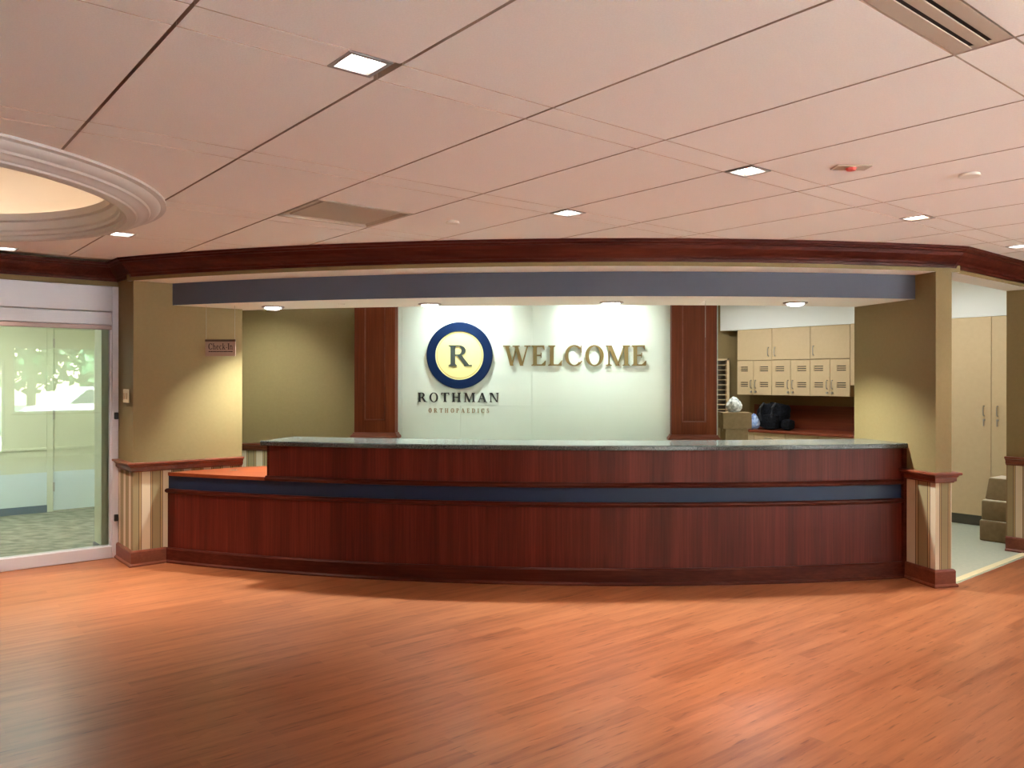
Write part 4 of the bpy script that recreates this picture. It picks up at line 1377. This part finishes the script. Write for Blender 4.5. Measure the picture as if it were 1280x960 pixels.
# ------------------------------------------------------------------ the rest of the lobby behind the viewer: walls and windows
MW = rotated((0.0, -4.9), math.radians(45))     # x = sqrt2 * u along the window wall, y positive into the lobby
WIN = [(2.30, 3.38, .10, 1.95), (3.47, 4.55, .10, 1.95), (4.65, 5.73, .88, 2.22), (6.05, 7.13, .10, 2.22), (7.22, 8.30, .10, 2.22)]  # third is mirrored in the glass
bm = BM()
K = math.sqrt(2)
x_end = .65
for a, b, z0, z1 in WIN:
    add_box(bm, x_end * K, a * K, -.2, 0, 0, TOP, 0, MW)
    add_box(bm, a * K, b * K, -.2, 0, 0, z0, 0, MW)
    add_box(bm, a * K, b * K, -.2, 0, z1, TOP, 0, MW)
    x_end = b
add_box(bm, x_end * K, 10.4 * K, -.2, 0, 0, TOP, 0, MW)
struct('wall_rear', bm, M['cream_wall'])
for i, (a, b, Z0, Z1) in enumerate(WIN):
    mid = ((a + b) / 2, (a + b) / 2 - 4.9)
    w = frame_struct('window_%d' % (i + 2), (mid[0], mid[1], Z0))
    bm = BM()
    x0, x1 = a * K, b * K
    for p, q, r, s in ((x0, x0 + .04, Z0, Z1), (x1 - .04, x1, Z0, Z1), (x0 + .04, x1 - .04, Z0, Z0 + .04), (x0 + .04, x1 - .04, Z1 - .04, Z1)):
        add_box(bm, p, q, -.15, -.09, r, s, 0, MW)
    obj('window_frame', bm, M['lilac_light'], w)
    obj('window_pane', box(x0 + .04, x1 - .04, -.122, -.118, Z0 + .04, Z1 - .04, MW), M['clear'], w)
    obj('window_sill', box(x0 - .03, x1 + .03, -.10, .05, Z0 - .03, Z0 - .001, MW), M['rail_wood'], w)
    pl = bpy.data.lights.new('daylight_portal', 'AREA')
    pl.shape = 'RECTANGLE'
    pl.size = x1 - x0
    pl.size_y = Z1 - Z0
    pl.cycles.is_portal = True
    po = bpy.data.objects.new('daylight_portal', pl)
    pp = MW @ Vector(((x0 + x1) / 2, -.19, (Z0 + Z1) / 2))
    po.location = pp
    po.rotation_euler = Vector((-S2, S2, 0)).to_track_quat('-Z', 'Z').to_euler()
    COL.objects.link(po)
# left-rear and right end walls of the lobby
struct('wall_left', slab([(-7.0, 3.4), (-7.1, 3.3), (.55, -4.35), (.65, -4.25)], 0, TOP), M['cream_wall'])
struct('wall_right', slab([(10.4, 5.5), (10.5, 5.6), (6.6, 9.6), (6.5, 9.5)], 0, TOP), M['cream_wall'])

# outside: lawn, parking strip, trees and parked cars mirrored in the glass
struct('ground', slab([(0, -5.3), (12, 6.5), (45, -26), (33, -38)], -.35, -.30), M['lawn'])
struct('bounce_plaza', slab([(1.0, -4.2), (11.5, 6.3), (17.1, .7), (6.6, -9.8)], -.30, -.06), M['concrete'])  # unseen paving added to bounce sunlight up to the ceiling
o = obj('parking_strip', slab([(3.5, -12.4), (11.5, -4.4), (15.0, -7.9), (7.0, -15.9)], -.30, -.29), M['asphalt'])
o['kind'] = 'structure'
def tree(u, v, h, r, seed, label):
    rnd = random.Random(seed)
    t = thing('broadleaf_tree', label, 'tree', (u, v, -.3), 'trees outside the windows')
    bm = BM()
    add_tube(bm, [(u, v, -.3), (u + .05, v, h * .25), (u - .03, v + .05, h * .5)], .14, 8)
    obj('trunk', bm, M['bark'], t)
    bm = BM()
    for _ in range(1500):
        d = Vector((rnd.gauss(0, 1), rnd.gauss(0, 1), rnd.gauss(0, 1))).normalized() * rnd.uniform(.55, 1.0)
        c = Vector((u + d.x * r, v + d.y * r, h * .58 + d.z * h * .42))
        a = Vector((rnd.uniform(-1, 1), rnd.uniform(-1, 1), rnd.uniform(-1, 1))).normalized() * .17
        b = a.cross(Vector((rnd.uniform(-1, 1), rnd.uniform(-1, 1), rnd.uniform(-1, 1)))).normalized() * .11
        bm.faces.new([bm.verts.new(c + k) for k in (a, b, -a, -b)])
    f = obj('foliage', bm, M['leaf'], t)
    f['kind'] = 'stuff'
    return t
for i, (d, s, h, r) in enumerate(((9.8, -1.0, 5.0, 1.25), (12.2, 1.5, 6.0, 1.6), (17, -1.6, 7.5, 2.3), (17.5, 4.2, 7.5, 2.3))):
    bx, by = 5.2 + d * S2 + s * S2, .3 - d * S2 + s * S2
    tree(bx, by, h, r, 20 + i, 'leafy green tree outside, mirrored in the glass partition')
def added_hedge(label, d0, d1, s0, s1, h, seed, n=9000):  # leaf screen added outside to block low sky light at the windows
    rnd = random.Random(seed)
    cx, cy = 5.2 + (d0 + d1) / 2 * S2 + (s0 + s1) / 2 * S2, .3 - (d0 + d1) / 2 * S2 + (s0 + s1) / 2 * S2
    bm = BM()
    for _ in range(n):
        d, s, z = rnd.uniform(d0, d1), rnd.uniform(s0, s1), rnd.uniform(0, h)
        k = rnd.randrange(3)
        if k == 0:
            d = d0
        elif k == 1:
            z = h
        z += .12 * math.sin(3 * s) + rnd.gauss(0, .08)
        d += .12 * math.sin(2.3 * s + z) + rnd.gauss(0, .06)
        c = Vector((5.2 + d * S2 + s * S2, .3 - d * S2 + s * S2, z - .3))
        a = Vector((rnd.uniform(-1, 1), rnd.uniform(-1, 1), rnd.uniform(-1, 1))).normalized() * .24
        b = a.cross(Vector((rnd.uniform(-1, 1), rnd.uniform(-1, 1), rnd.uniform(-1, 1)))).normalized() * .16
        bm.faces.new([bm.verts.new(c + q) for q in (a, b, -a, -b)])
    o = obj('added_hedge', bm, M['leaf'])
    o['kind'] = 'stuff'
    return tag(o, label, 'added_hedge')
added_hedge('tall leaf screen added to block the sky, beyond the paving behind the viewer', 8.2, 9.4, -9.0, -2.4, 5.5, 41)
added_hedge('tall leaf screen added to block the sky, beyond the paving to the right', 8.2, 9.4, 2.4, 10.0, 5.5, 42)
def car(u, v, ang, label):
    t = thing('parked_car', label, 'car', (u, v, -.06), 'parked cars outside the windows')
    Mx = rotated((u, v), ang, -.06)
    side = [(-2.1, .30), (-2.15, .62), (-1.9, .85), (-1.35, .92), (-.75, 1.40), (.65, 1.42), (1.35, .98), (2.05, .86), (2.15, .55), (2.1, .30)]
    bm = BM()
    a = [bm.verts.new(Mx @ Vector((x, -.82, z))) for x, z in side]
    b = [bm.verts.new(Mx @ Vector((x, .82, z))) for x, z in side]
    bm.faces.new(a)
    bm.faces.new(b[::-1])
    for k in range(len(side)):
        bm.faces.new((a[k], a[(k + 1) % len(side)], b[(k + 1) % len(side)], b[k]))
    obj('car_body', bm, M['car_paint'], t)
    for s in (-.824, .824):
        bm = BM()
        pts = [(-1.15, .95), (-.68, 1.34), (.58, 1.35), (1.12, .98)]
        f = [bm.verts.new(Mx @ Vector((x, s, z))) for x, z in pts]
        g2 = [bm.verts.new(Mx @ Vector((x, s * .98, z))) for x, z in pts]
        bm.faces.new(f)
        bm.faces.new(g2[::-1])
        for k in range(4):
            bm.faces.new((f[k], f[(k + 1) % 4], g2[(k + 1) % 4], g2[k]))
        obj('side_window', bm, M['car_glass'], t)
        for x in (-1.3, 1.3):
            bm = BM()
            c1, c2 = Mx @ Vector((x, s * 1.01, .32)), Mx @ Vector((x, s * .8, .32))
            add_tube(bm, [c1, c2], .32, 16)
            obj('wheel', bm, M['black'], t)
for d, s in ((6.6, -2.6), (6.6, 2.5)):
    car(5.2 + d * S2 + s * S2, .3 - d * S2 + s * S2, math.radians(45), 'silver car parked outside, mirrored in the glass partition')
